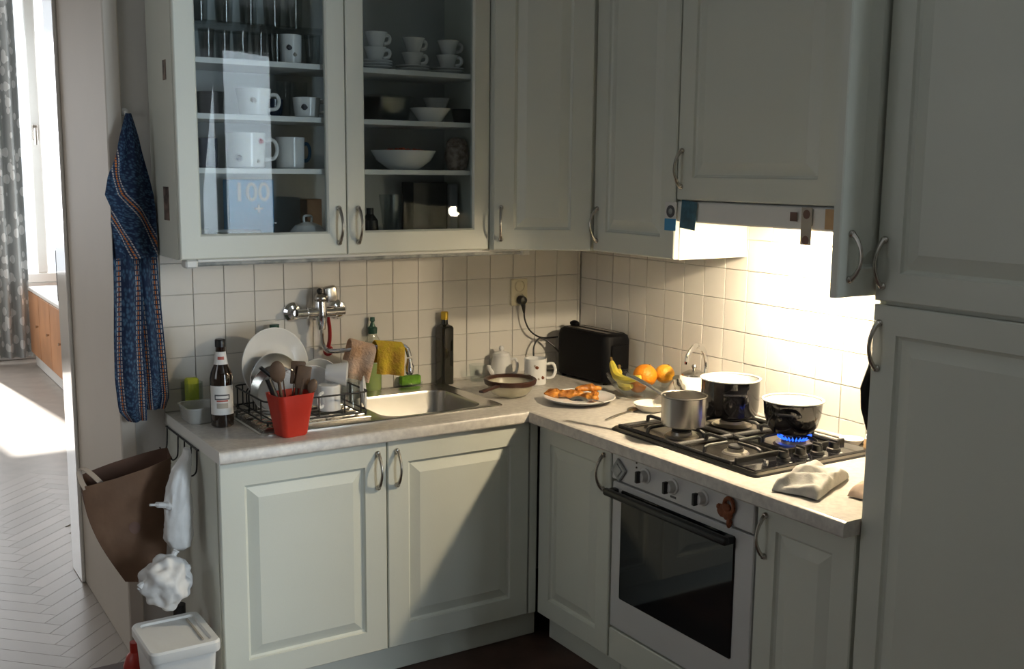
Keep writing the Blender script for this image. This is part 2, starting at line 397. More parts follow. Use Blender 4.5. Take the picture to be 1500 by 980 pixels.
# next room
floor_n = struct(MB().box(-3.72, -0.4, 0.0, 6.3, -0.06, -0.006).build('floor_room', 'parquet_far'))
struct(MB().box(-3.72, -0.4, 0.9, 6.3, CEILN, CEILN+0.1).build('ceiling_room', 'ceiling'))
struct(MB().box(-0.55, -0.43, 0.9, 6.3, 0, CEILN).build('wall_room_right', 'plaster'))
struct(MB().box(-3.72, -3.6, 0.9, 6.3, 0, CEILN).build('wall_room_left', 'plaster'))
b = MB()
for x0, x1, z0, z1 in ((-3.6, -3.45, 0, CEILN), (-3.45, -0.55, 0, 0.62), (-3.45, -0.55, 2.98, CEILN)):
    b.box(x0, x1, 6.1, 6.25, z0, z1)
b.box(-3.6, -0.45, 0.80, 0.90, CEIL, CEILN)
struct(b.build('wall_room_far', 'plaster'))
b = MB()
for x0, x1, z0, z1 in ((-3.45, -3.38, 0.62, 2.98), (-0.62, -0.55, 0.62, 2.98), (-3.38, -0.62, 0.62, 0.70), (-3.38, -0.62, 2.90, 2.98), (-1.07, -0.99, 0.70, 2.90), (-2.2, -2.12, 0.70, 2.90)):
    b.box(x0, x1, 6.12, 6.18, z0, z1, 0.008)
win2 = struct(b.build('window_2', 'white_wood'))
h = MB().box(-1.055, -1.015, 6.09, 6.12, 1.78, 1.90, 0.004); h.tube(smooth([(-1.035, 6.09, 1.86), (-1.035, 6.06, 1.86), (-1.035, 6.06, 1.74)]), 0.012)
h.build('handle', 'handle', win2)
# herringbone blocks in the part of the parquet seen through the doorway
pb = MB().box(-0.1746, 0.1746, -0.0346, 0.0346, -0.0055, 0.0, 0.0006, 1)
po = pb.build('parquet_block', 'parquet', floor_n)
first = True; nblk = 0
Lb, Wb = 0.35, 0.07
c45 = math.cos(PI/4)
blocks = []
for a in range(-40, 60):
    for k in range(-40, 60):
        # herringbone lattice: pairs of blocks at 0 and 90 degrees, pattern turned by 45 degrees
        for t in (0, 1):
            u = a*Wb + k*Lb; v = a*Wb - k*Lb
            if t == 0: cu, cv, ang = u + Lb/2, v + Wb/2, 0.0
            else: cu, cv, ang = u + Lb + Wb/2, v + Wb - Lb/2, PI/2
            x = c45*cu - c45*cv - 1.9; y = c45*cu + c45*cv + 0.0
            if -0.12 < y < 2.4 and -2.24 + 0.06*y < x < -1.74 + 0.13*y: blocks.append((x, y, ang + PI/4))
blocks.sort(key=lambda q: q[1])
for x, y, ang in blocks[:290]:
    if first: o = po; first = False
    else:
        o = po.copy(); col.objects.link(o); o.parent = floor_n
    o.location = (x, y, -0.0008); o.rotation_euler = (0, 0, ang)

# tiles, 10 cm glazed, proud of the grout
def grout_bed(wall, axis, a0, a1, z0, z1):
    if axis == 'x': o = MB().box(a0, a1, -0.0025, 0.0, z0, z1).build('grout_bed', 'grout', wall)
    else: o = MB().box(-0.0025, 0.0, a0, a1, z0, z1).build('grout_bed', 'grout', wall)
    return o
_tc = {}
def tile(wall, axis, c, z, w_, h_):
    key = (axis, round(w_, 3), round(h_, 3))
    if key not in _tc:
        if axis == 'x': o = MB().box(-w_/2, w_/2, -0.0065, -0.001, -h_/2, h_/2, 0.0009, 1).build('tile', 'tile', wall)
        else: o = MB().box(-0.0065, -0.001, -w_/2, w_/2, -h_/2, h_/2, 0.0009, 1).build('tile', 'tile', wall)
        _tc[key] = o
    else:
        o = _tc[key].copy(); col.objects.link(o); o.parent = wall
    j = random.uniform(-0.0006, 0.0006); tl = (random.uniform(-.004, .004), random.uniform(-.004, .004))
    if axis == 'x': o.location = (c, j, z); o.rotation_euler = (tl[0], 0, tl[1])
    else: o.location = (j, c, z); o.rotation_euler = (0, tl[0], tl[1])
def tile_run(wall, axis, a0, a1, origin, z0, z1, zorig):
    g = 0.0022
    def cuts(lo, hi, o):
        k = math.ceil((lo - o)/0.1001 - 1e-6); c = [lo]
        while o + k*0.1001 < hi - 1e-6:
            if o + k*0.1001 > lo + 0.004: c.append(o + k*0.1001)
            k += 1
        c.append(hi); return [(p, q) for p, q in zip(c[:-1], c[1:]) if q - p > 0.008]
    for p, q in cuts(a0, a1, origin):
        for r_, s_ in cuts(z0, z1, zorig):
            tile(wall, axis, (p+q)/2, (r_+s_)/2, q-p-g, s_-r_-g)
grout_bed(wall_back, 'x', XL, 0.0, H, ZB+0.1); tile_run(wall_back, 'x', XL, -0.008, -1.5206, H+0.001, ZB+0.05, 1.174)
grout_bed(wall_right, 'y', YT, 0.0, H, 1.62); tile_run(wall_right, 'y', YT+0.012, -0.008, -0.9131, H+0.001, 1.50, 1.161)

# ------------------------------------------------------------------ cabinets
def door_geo(w_, h_, t=0.020, fr=0.070, bw=0.034, plain=False):
    """routed MDF door: x 0..w, z 0..h, front face at y = 0 looking towards -y"""
    m = MB(); m.angle = 6
    def ring(ins, y): return [Vector((ins, y, ins)), Vector((w_-ins, y, ins)), Vector((w_-ins, y, h_-ins)), Vector((ins, y, h_-ins))]
    loops = [ring(0, t), ring(0, 0.003), ring(0.003, 0.0)]
    if not plain:
        loops += [ring(fr, 0.0), ring(fr+0.003, 0.007), ring(fr+0.009, 0.0105), ring(fr+bw+0.004, 0.0015), ring(fr+bw+0.006, 0.0008)]
    return m.rings(loops)
def handle(parent, x, z, length=0.106):
    pts = []
    for i in range(13):
        a = i/12; pts.append((x, -0.005 - 0.026*math.sin(PI*a)**0.75, z + length*(a-0.5)))
    rad = [0.0062 - 0.0022*math.sin(PI*i/12) for i in range(13)]
    m = MB().tube(pts, rad, 10)
    for s in (-1, 1): m.lathe([(0.0, -0.004), (0.008, -0.004), (0.0085, 0.002), (0.006, 0.007), (0, 0.009)], 12, mtx=Matrix.Translation((x, -0.002, z + s*length/2)) @ Matrix.Rotation(PI/2, 4, 'X'))
    return m.build('handle', 'handle', parent)
def glass_door(parent, loc, w_, h_, hx, fr=0.062):
    m = MB(); t = 0.020
    def ring(ins, y): return [Vector((ins, y, ins*1.16)), Vector((w_-ins, y, ins*1.16)), Vector((w_-ins, y, h_-ins*1.16)), Vector((ins, y, h_-ins*1.16))]
    m.rings([ring(fr, t), ring(0, t), ring(0, 0.003), ring(0.003, 0), ring(fr-0.005, 0), ring(fr, 0.006), ring(fr, t)], False, False)
    d = m.build('door', 'cab', parent, loc)
    MB().box(fr-0.004, w_-fr+0.004, 0.010, 0.014, fr*1.16-0.004, h_-fr*1.16+0.004).build('glass_pane', 'pane', d)
    handle(d, hx, 0.090)
    return d

# sink base cabinet (two doors)
c = thing('sink_base_cabinet', 'pale two-door base cabinet with bow handles under the sink', 'cabinet', (XL, 0, 0))
bw_ = -0.560 - XL
b = MB().box(0, 0.018, FY+0.021, -0.003, 0.0, H-WT, 0.001).box(bw_-0.018, bw_, FY+0.021, -0.003, 0.10, H-WT)
b.box(0.018, bw_-0.018, FY+0.021, -0.003, 0.10, 0.118).box(0.018, bw_-0.018, -0.012, -0.003, 0.118, H-WT)
b.box(0.018, bw_-0.018, FY+0.021, FY+0.039, H-WT-0.09, H-WT-0.002); b.build('carcass', 'cab', c)
d1 = door_geo(0.509, 0.660).build('door', 'cab', c, (0.003, FY, 0.101)); handle(d1, 0.480, 0.575)
d2 = door_geo(0.511, 0.660).build('door', 'cab', c, (0.516, FY, 0.101)); handle(d2, 0.031, 0.575)
MB().box(bw_-0.029, bw_, FY+0.001, FY+0.021, 0.100, H-WT-0.003, 0.002).build('corner_post', 'cab', c)
MB().box(0.0185, bw_+0.03, -0.498, -0.482, 0.0, 0.098, 0.002).build('plinth', 'cab', c)

def base_right(name, label, y0, y1, hside, panel='raised'):
    w_ = y0 - y1
    c = thing(name, label, 'cabinet', (0, y0, 0), -PI/2)
    MB().box(0, w_, FX+0.021, -0.003, 0.10, H-WT, 0.001).build('carcass', 'cab', c)
    d = door_geo(w_-0.005, 0.660, fr=0.064).build('door', 'cab', c, (0.0025, FX, 0.101))
    handle(d, 0.030 if hside < 0 else w_-0.038, 0.575)
    MB().box(0, w_, FX+0.068, FX+0.052, 0.0, 0.098, 0.002).build('plinth', 'cab', c)
    return c
base_right('corner_base_cabinet', 'narrow pale base cabinet between the corner and the oven', -0.5525, -0.942, 1)
base_right('base_cabinet', 'narrow pale base cabinet between the oven and the tall cabinet', -1.5385, -1.850, -1)

# built-in oven
ov = thing('built_in_oven', 'white built-in oven with black glass door under the gas hob', 'oven', (0, -0.9445, 0), -PI/2)
ow = 0.591
MB().box(0.004, ow-0.004, FX+0.024, -0.02, 0.20, H-WT-0.002).build('body', 'oven_white', ov)
cp = MB().box(0.003, ow-0.003, FX-0.002, FX+0.023, 0.668, H-WT-0.003, 0.003).build('control_panel', 'oven_white', ov)
for x in (0.160, 0.279, 0.400):
    k = MB().lathe([(0, 0.0), (0.022, 0.0), (0.022, 0.004), (0.017, 0.006), (0.0155, 0.024), (0.012, 0.026), (0, 0.026)], 20, mtx=Matrix.Translation((x, FX-0.002, 0.714)) @ Matrix.Rotation(PI/2, 4, 'X'))
    kn = k.build('knob', 'white_pl', cp)
    MB().box(x-0.0055, x+0.0055, FX-0.040, FX-0.024, 0.697, 0.731, 0.002).build('grip', 'black', kn)
for z in (0.728, 0.742):
    MB().lathe([(0, 0), (0.0028, 0), (0.0028, 0.002), (0, 0.002)], 10, mtx=Matrix.Translation((0.118, FX-0.002, z)) @ Matrix.Rotation(PI/2, 4, 'X')).build('indicator', 'black', cp)
MB().box(0.268, 0.292, FX-0.0028, FX-0.002, 0.680, 0.686).build('badge', 'label_dark', cp)
od = MB().box(0.003, ow-0.003, FX+0.002, FX+0.023, 0.205, 0.660, 0.003).build('oven_door', 'oven_white', ov)
MB().box(0.048, ow-0.068, FX-0.002, FX+0.004, 0.305, 0.642, 0.004).build('glass', 'oven_glass', od)
hb = MB().box(0.006, ow-0.066, FX-0.040, FX-0.020, 0.622, 0.644, 0.007, 3)
for x in (0.012, ow-0.092): hb.box(x, x+0.022, FX-0.024, FX+0.004, 0.622, 0.642, 0.003)
hb.build('oven_handle', 'black', od)
MB().box(0.003, ow-0.003, FX, FX+0.020, 0.101, 0.200, 0.003).build('drawer_front', 'cab', ov)
MB().box(0, ow, FX+0.052, FX+0.068, 0.0, 0.098, 0.002).build('plinth', 'cab', ov)
# magnets on the oven
mg = MB().box(-0.026, 0.026, -0.008, 0.0, -0.026, 0.026, 0.003); mg.box(-0.015, 0.015, -0.011, -0.006, -0.015, 0.015, 0.002)
tag(mg.xf(Matrix.Rotation(R(38), 4, 'Y')).build('fridge_magnet', 'greymagnet', None, (FX-0.0025, -0.985, 0.702), (0, 0, -PI/2)), 'grey square magnet turned on its corner on the oven panel', 'magnet')
g = thing('gingerbread_ornament', 'brown gingerbread ornament with a loop stuck beside the oven knobs', 'ornament', (FX-0.010, -1.442, 0.704), -PI/2)
b = MB()
for cx, cz, rx, rz in ((-0.016, -0.002, 0.020, 0.017), (0.002, -0.008, 0.018, 0.015), (-0.004, 0.010, 0.016, 0.012), (0.010, -0.028, 0.008, 0.014), (-0.028, 0.006, 0.010, 0.008)):
    b.ball((cx, 0.001, cz), rx, 0.007, rz, 0.2, 12, 14)
b.build('figure', 'ginger', g)
b = MB(); b.tube([(0.008 + 0.017*math.cos(a*PI/8), 0, 0.018 + 0.020*math.sin(a*PI/8)) for a in range(17)], 0.0055, 8); b.build('loop', 'ginger', g)

# tall cabinet (two doors), its left side shows beside the worktop
tc_ = thing('tall_cabinet', 'tall pale cabinet with two panelled doors beside the oven run', 'cabinet', (0, YT, 0), -PI/2)
TW = 0.640
b = MB().box(0, 0.018, FX+0.021, -0.003, 0.0, TOP, 0.001).box(TW-0.018, TW, FX+0.021, -0.003, 0.0, TOP).box(0.018, TW-0.018, FX+0.021, -0.003, TOP-0.018, TOP).box(0.018, TW-0.018, FX+0.021, -0.003, 1.29, 1.308)
b.box(0.018, TW-0.018, -0.012, -0.003, 0.0, TOP-0.018); b.build('carcass', 'cab', tc_)
d = door_geo(TW-0.004, 1.190, fr=0.062, bw=0.036).build('door', 'cab', tc_, (0.002, FX, 0.101)); handle(d, 0.018, 1.100, 0.100)
d = door_geo(TW-0.004, TOP-1.303, fr=0.062, bw=0.036).build('door', 'cab', tc_, (0.002, FX, 1.300)); handle(d, 0.020, 0.082, 0.100)
MB().box(0.0, TW, FX+0.052, FX+0.068, 0.0, 0.098, 0.002).build('plinth', 'cab', tc_)
# dark oven glove hanging inside the gap on the side of the tall cabinet
g = thing('oven_glove', 'dark padded oven glove hanging on the side of the tall cabinet', 'glove', (-0.470, YT+0.0, 0.98))
b = MB()
b.rings([[Vector((cx + rx*math.cos(2*PI*i/16), 0.020 + ry*math.sin(2*PI*i/16), z)) for i in range(16)] for z, cx, rx, ry in ((0, 0.02, 0.05, 0.010), (0.02, 0.01, 0.070, 0.016), (0.07, 0.0, 0.082, 0.018), (0.12, -0.004, 0.084, 0.018), (0.18, 0.0, 0.060, 0.014), (0.20, 0.0, 0.055, 0.011))])
b.build('mitt', 'black', g)
MB().tube(smooth([(0.0, 0.012, 0.198), (0.02, 0.010, 0.235), (0.0, 0.008, 0.25), (-0.02, 0.010, 0.235), (0.0, 0.012, 0.198)]), 0.003, 6).build('hanging_loop', 'black', g)

# worktop (L-shaped, hole for the sink)
SX0, SX1, SY0, SY1 = -1.465, -0.635, -0.462, -0.045     # sink deck
BX0, BX1, BY0, BY1 = -1.045, -0.690, -0.425, -0.120     # basin
wt = thing('worktop', 'light speckled laminate worktop running round the corner', 'worktop', (XL, 0, H-WT))
b = MB()
z0, z1 = H-WT, H
def wbox(x0, x1, y0, y1): b.box(x0, x1, y0, y1, z0, z1)
wbox(XL, BX0-0.015, -0.560, 0); wbox(BX1+0.015, -0.60, -0.560, 0); wbox(BX0-0.015, BX1+0.015, -0.560, BY0-0.012); wbox(BX0-0.015, BX1+0.015, BY1+0.012, 0)
wbox(-0.60, -0.0005, YT, 0)
def nose(p0, p1, out):
    prof = [(0, 0), (0.010, 0.0), (0.0125, 0.004), (0.0125, WT-0.010), (0.009, WT-0.003), (0.004, WT-0.0005), (0, WT)]
    o = Vector(out)
    b.rings([[Vector(p) + o*a + Vector((0, 0, z0+zz)) for a, zz in prof] for p in (p0, p1)])
nose((XL, -0.5595, 0), (-0.6005, -0.5595, 0), (0, -1, 0)); nose((-0.5995, -0.5595, 0), (-0.5995, YT, 0), (-1, 0, 0))
b.xf(Matrix.Translation((-XL, 0, -(H-WT)))); b.build('top', 'worktop', wt)
MB().box(XL-0.0015, XL, -0.571, 0, H-WT, H, 0.0005).xf(Matrix.Translation((-XL, 0, -(H-WT)))).build('edge_strip', 'white_wood', wt)
MB().box(XL+1.0, -0.007, -0.016, -0.0065, H, H+0.012, 0.004).xf(Matrix.Translation((-XL, 0, -(H-WT)))).build('wall_seal', 'worktop', wt)
MB().box(-0.0165, -0.0065, YT+0.002, -0.017, H, H+0.012, 0.004).xf(Matrix.Translation((-XL, 0, -(H-WT)))).build('wall_seal', 'worktop', wt)

# sink
sk = thing('sink', 'stainless steel inset sink with drainboard under the wall tap', 'sink', ((SX0+SX1)/2, (SY0+SY1)/2, H))
sw, sh = SX1-SX0, SY1-SY0; bcx = (BX0+BX1)/2-(SX0+SX1)/2; bcy = (BY0+BY1)/2-(SY0+SY1)/2; bww, bhh = BX1-BX0, BY1-BY0
b = MB().rings([rrect(sw, sh, 0.022, 0.0002), rrect(sw, sh, 0.022, 0.003), rrect(sw-0.010, sh-0.010, 0.018, 0.006), rrect(sw-0.022, sh-0.022, 0.016, 0.0035),
    rrect(bww+0.020, bhh+0.020, 0.065, 0.0030, bcx, bcy), rrect(bww+0.006, bhh+0.006, 0.060, 0.0010, bcx, bcy), rrect(bww, bhh, 0.058, -0.008, bcx, bcy),
    rrect(bww-0.02, bhh-0.02, 0.055, -0.12, bcx, bcy), rrect(bww-0.05, bhh-0.05, 0.045, -0.145, bcx, bcy), rrect(0.09, 0.09, 0.044, -0.150, bcx, bcy)], False, True)
b.build('sink_bowl', 'steel', sk, angle=35)
MB().lathe([(0, 0), (0.038, 0), (0.040, 0.003), (0.030, 0.004), (0.027, 0.001), (0, 0.001)], 24, bcx, bcy, -0.150).build('drain', 'chrome', sk)
for i in range(8):
    y = -0.145 + i*0.040
    MB().tube([(-0.385, y, 0.0045), (-0.375, y, 0.006), (-0.05, y, 0.0055), (-0.04, y, 0.0045)], [0.0015, 0.0035, 0.0035, 0.0015], 8).build('drainboard_rib', 'steel', sk)

# ------------------------------------------------------------------ wall cabinets
gc = thing('glass_wall_cabinet', 'pale wall cabinet with two glazed doors full of crockery', 'cabinet', (XL-0.012, 0, ZB))
GX0 = XL-0.012; GW = -0.598-GX0; ch = TOP-ZB
b = MB().box(0, 0.018, UY+0.021, -0.003, 0, ch, 0.001).box(GW-0.018, GW, UY+0.021, -0.003, 0, ch).box(0.018, GW-0.018, UY+0.021, -0.003, 0, 0.018).box(0.018, GW-0.018, UY+0.021, -0.003, ch-0.018, ch)
b.build('carcass', 'cab', gc)
MB().box(0.018, GW-0.018, -0.010, -0.003, 0.018, ch-0.018).build('back_panel', 'cab_in', gc)
SH = (1.885, 1.727, 1.571)
for z in SH: MB().box(0.0185, GW-0.0185, UY+0.030, -0.011, z-0.016-ZB, z-ZB, 0.001).build('shelf', 'shelf', gc)
MB().box(0.0185, GW/2-0.01, UY+0.045, -0.011, 1.992-0.005-ZB, 1.992-ZB, 0.0008).build('glass_shelf', 'glass', gc)
dw = GW/2-0.0035
glass_door(gc, (0.002, UY, 0.002), dw, ch-0.004, dw-0.026)
glass_door(gc, (GW/2+0.0015, UY, 0.002), dw, ch-0.004, 0.036)

# diagonal corner wall cabinet
dc = thing('corner_wall_cabinet', 'diagonal pale corner wall cabinet above the socket', 'cabinet', (0, 0, ZB))
px_, py_ = -0.5965, -0.4905
pts = [(-0.003, -0.003), (px_, -0.003), (px_, UY+0.004), (UX+0.004, py_), (-0.003, py_)]
MB().prism_z(pts, 0, ch).build('carcass', 'cab', dc)
dv = Vector((UX - px_, py_ - UY, 0)); ang = math.atan2(dv.y, dv.x); dl = dv.length
nrm = Vector((dv.y, -dv.x, 0)).normalized()
pos = Vector((px_, UY, 0)) + nrm*0.019 + dv.normalized()*0.012
d = door_geo(dl-0.018, ch-0.004, fr=0.068).build('door', 'cab', dc, (pos.x, pos.y, 0.002), (0, 0, ang)); handle(d, 0.026, 0.088)

def wall_right_cab(name, label, y0, y1, zb, zt, hx, hz=0.088, door=True):
    w_ = y0-y1
    c = thing(name, label, 'cabinet', (0, y0, zb), -PI/2)
    MB().box(0, w_, UX+0.021, -0.008, 0, zt-zb, 0.001).build('carcass', 'cab', c)
    if door:
        d = door_geo(w_-0.005, zt-zb-0.004, fr=0.066, bw=0.036).build('door', 'cab', c, (0.0025, UX, 0.002))
        if hx is not None: handle(d, hx, hz)
    return c
wall_right_cab('wall_cabinet', 'tall pale wall cabinet between the corner and the cooker hood', -0.4925, -0.908, ZB, TOP, 0.022)
wall_right_cab('hood_cabinet', 'short pale wall cabinet above the cooker hood', -0.9095, -1.527, 1.488, TOP, 0.020, 0.092)

# narrow cabinet with its door standing open in front of the tall cabinet's side
nc = thing('narrow_wall_cabinet', 'narrow wall cabinet beside the hood with its door swung open', 'cabinet', (0, -1.5285, ZB), -PI/2)
nw = 1.853-1.5285
b = MB().box(0, 0.018, UX+0.021, -0.008, 0, ch, 0.001).box(nw-0.018, nw, UX+0.021, -0.008, 0, ch).box(0.018, nw-0.018, UX+0.021, -0.008, 0, 0.018).box(0.018, nw-0.018, UX+0.021, -0.008, ch-0.018, ch).box(0.018, nw-0.018, -0.014, -0.008, 0.018, ch-0.018)
b.build('carcass', 'cab', nc)
MB().box(0.0185, nw-0.0185, UX+0.035, -0.015, 0.40, 0.416).build('shelf', 'shelf', nc)
# open door: hinge at the right-hand edge, outside turned towards the room
od_w = 0.328
d = door_geo(od_w, ch-0.004, fr=0.060).build('door', 'cab', nc, (nw-0.004, UX-0.028-od_w, 0.002), (0, 0, PI/2))
handle(d, 0.034, 0.088, 0.098)

# cooker hood
hd = thing('cooker_hood', 'white slim cooker hood with lit lamp above the gas hob', 'cooker hood', (0, -0.9105, 1.418), -PI/2)
MB().box(0.0, 0.615, UX+0.028, -0.010, 0.018, 0.069, 0.002).build('hood_body', 'white_pl', hd)
MB().box(0.0, 0.615, UX+0.002, UX+0.027, 0.006, 0.067, 0.004).build('front_visor', 'white_pl', hd)
MB().box(0.03, 0.585, UX+0.045, -0.09, 0.012, 0.019, 0.001).build('filter', 'steel', hd)
LX, LY = -0.170, -1.28
MB().lathe([(0, 0), (0.034, 0), (0.036, 0.004), (0.036, 0.012), (0, 0.012)], 24, -0.9105-LY, LX, 0.008).build('lamp_lens', 'lamp', hd)
ld = bpy.data.lights.new('hood_lamp', 'AREA'); ld.shape = 'DISK'; ld.size = 0.06; ld.energy = 16; ld.color = (1.0, 0.82, 0.56)
lo = bpy.data.objects.new('hood_lamp', ld); col.objects.link(lo); lo.location = (LX, LY, 1.4225)
bd_ = bpy.data.lights.new('hood_bulb', 'POINT'); bd_.energy = 8; bd_.color = ld.color; bd_.shadow_soft_size = 0.025
bo_ = bpy.data.objects.new('hood_bulb', bd_); col.objects.link(bo_); bo_.location = (LX, LY, 1.396)

# strip lamp under the glass cabinet
sl = thing('strip_lamp', 'long unlit strip lamp under the glazed wall cabinet', 'lamp', (XL, -0.245, ZB))
for x0, x1 in ((0.010, 0.046), (1.172, 1.208)): MB().box(x0, x1, -0.024, 0.024, -0.026, -0.0005, 0.005).build('end_cap', 'white_pl', sl)
MB().box(0.046, 1.172, -0.018, 0.020, -0.010, -0.0005, 0.002).build('housing', 'white_pl', sl)
MB().tube([(0.046, -0.006, -0.015), (1.172, -0.006, -0.015)], 0.0075, 12).build('tube', 'greymagnet', sl)
#PART2
# ------------------------------------------------------------------ crockery builders
def mug_geo(m, r, h, taper=1.0, wall=0.004, z=0.0, cx=0, cy=0, flare=0.0, foot=0.0):
    rb = r*taper
    pr = [(0, 0), (rb*0.92, 0), (rb, 0.004), (r*(taper*0.5+0.5), h*0.5), (r+flare, h), (r+flare-wall*0.5, h+0.001), (r+flare-wall, h-0.001), (r*(taper*0.5+0.5)-wall, h*0.5), (rb-wall, 0.006), (0, 0.005)]
    return m.lathe(pr, 32, cx, cy, z)
def ear(m, r, z0, z1, out, rad=0.0045, ang=0.0):
    pts = smooth([(r*0.96, 0, z1), (r+out*0.7, 0, z1+0.002), (r+out, 0, (z0+z1)/2+0.004), (r+out*0.72, 0, z0+0.004), (r*0.96, 0, z0)], 5)
    c_, s_ = math.cos(ang), math.sin(ang)
    return m.tube([(p.x*c_, p.x*s_, p.z) for p in pts], rad, 8, 1.25)
def mug(name, label, loc, r, h, ang=0, taper=0.95, out=0.028, body='white', hm=None, flare=0.0, group=None, dots=None, cat='mug', rotz=0):
    t = thing(name, label, cat, loc, rotz, group)
    mug_geo(MB(), r, h, taper, flare=flare).build('cup', body, t)
    ear(MB(), r*(taper*0.5+0.5), h*0.25, h*0.78, out, 0.0045, ang).build('handle', hm or body, t)
    for a, z, q, mm in (dots or []):
        rr = r*(taper + (1-taper)*z/h)
        MB().ball((rr*math.cos(a), rr*math.sin(a), z), q, q, q, 0.4, 14, 10).xf(Matrix.Identity(4)).build('motif', mm, t)
    return t
def plate_prof(r, h=0.018):
    return [(0, 0), (r*0.55, 0), (r*0.60, 0.002), (r*0.72, 0.005), (r, h), (r, h+0.002), (r*0.97, h+0.0025), (r*0.70, 0.009), (r*0.58, 0.006), (0, 0.005)]
def glass_tumbler(name, label, loc, r, h, group, taper=0.82):
    t = mug_geo(MB(), r, h, taper, 0.0022).build(name, 'glass', None, loc)
    return tag(t, label, 'glass', group)

# ------------------------------------------------------------------ inside the glazed cabinet
s1, s2, s3, s0 = SH[0], SH[1], SH[2], ZB+0.018
for x in (-1.515, -1.440, -1.365, -1.290, -1.222):
    glass_tumbler('drinking_glass', 'tall clear drinking glass on the glass shelf of the cabinet', (x, -0.150, 1.9925), 0.030, 0.135, 'glasses on the glass shelf')
for x in (-1.505, -1.452, -1.399, -1.346, -1.295):
    glass_tumbler('drinking_glass', 'short clear tumbler in the row beside the floral mug', (x, -0.165 - 0.02*random.random(), s1+0.0005), 0.0245, 0.088, 'tumblers on the top board')
mug('mug', 'white mug with faint floral print beside the tumblers', (-1.243, -0.170, s1+0.0005), 0.035, 0.090, 1.0, 0.95, dots=[(-2.0, 0.05, 0.008, 'label_dark'), (-1.5, 0.03, 0.006, 'card')])
glass_tumbler('drinking_glass', 'clear glass at the right end of the tumbler board', (-1.170, -0.170, s1+0.0005), 0.026, 0.095, None)
mug('tea_cup', 'white flared tea cup with pointed handle beside the dark bowl', (-1.370, -0.190, s2+0.0005), 0.050, 0.080, -0.2, 0.86, 0.030, flare=0.003, dots=[(-1.9, 0.045, 0.009, 'card')], cat='cup')
mug_geo(b := MB(), 0.034, 0.055, 0.8); tag(b.build('small_bowl', 'navy', None, (-1.290, -0.130, s2+0.0005)), 'small navy bowl between the two white cups', 'bowl')
mug('coffee_cup', 'squat white cup with small print next to the navy bowl', (-1.205, -0.200, s2+0.0005), 0.043, 0.060, -0.35, 0.85, 0.024, dots=[(-2.1, 0.03, 0.009, 'label_dark')], cat='cup')
for x in (-1.235, -1.180):
    glass_tumbler('drinking_glass', 'clear glass standing behind the squat white cup', (x, -0.085, s2+0.0005), 0.024, 0.115, 'glasses behind the squat cup')
mug_geo(b := MB(), 0.040, 0.070, 0.9); tag(b.build('dark_jar', 'darkbox', None, (-1.480, -0.120, s2+0.0005)), 'dark jar at the left end of the cup shelf', 'jar')
mug('jumbo_mug', 'very large white mug with red and brown dots', (-1.395, -0.180, s3+0.0005), 0.060, 0.105, -0.3, 0.92, 0.036, dots=[(-1.05, 0.080, 0.009, 'darkred'), (-2.25, 0.030, 0.010, 'label_dark'), (-1.2, 0.02, 0.006, 'card')])
mug('mug', 'pale grey mug with a blue handle next to the jumbo mug', (-1.250, -0.170, s3+0.0005), 0.045, 0.095, 0.15, 0.95, 0.026, hm='bluehandle')
mug_geo(b := MB(), 0.033, 0.088, 0.95); tag(b.build('dark_tumbler', 'navy', None, (-1.500, -0.135, s3+0.0005)), 'dark tumbler to the left of the jumbo mug', 'glass')
bx = thing('blue_box', 'blue carton printed with a white number 100', 'box', (-1.345, -0.046, s0), 0)
MB().box(-0.073, 0.073, -0.030, 0.030, 0.0, 0.2115, 0.002).build('carton', 'bluecard', bx)
text_mesh('100', 0.080, 'printed_number', 'label', bx, (0.0, -0.0312, 0.170), (PI/2, 0, 0))
text_mesh('+', 0.050, 'printed_mark', 'label', bx, (0.022, -0.0312, 0.118), (PI/2, 0, 0))
t = thing('plate_stack', 'stack of white plates in front of the blue carton', 'plates', (-1.420, -0.160, s0+0.0005))
for i in range(5):
    o = MB().lathe(plate_prof(0.072, 0.018), 36).build('plate', 'white', t, (0, 0, i*0.009))
bt = thing('butter_dish', 'white lidded china dish near the cabinet handle', 'dish', (-1.200, -0.180, s0+0.0005))
MB().lathe([(0, 0), (0.035, 0), (0.040, 0.006), (0.056, 0.034), (0.058, 0.040), (0.050, 0.042), (0, 0.040)], 32).build('dish', 'white', bt)
li = MB().lathe([(0, 0.0425), (0.056, 0.0425), (0.055, 0.052), (0.040, 0.070), (0.015, 0.080), (0, 0.082)], 32).build('lid', 'white', bt)
MB().tube(smooth([(-0.012, 0, 0.078), (-0.012, 0, 0.098), (0.012, 0, 0.098), (0.012, 0, 0.078)]), 0.004, 8).build('knob', 'white', li)
tag(MB().box(-0.026, 0.026, -0.03, 0.03, 0, 0.150, 0.002).build('tea_box', 'brownbox', None, (-1.148, -0.078, s0+0.0005)), 'brown packet standing behind the lidded dish', 'box')
mug_geo(b := MB(), 0.050, 0.060, 0.6, flare=0.006); tag(b.build('white_bowl', 'white', None, (-1.548, -0.105, s0+0.0005)), 'white bowl in the left corner below the jumbo mug', 'bowl')
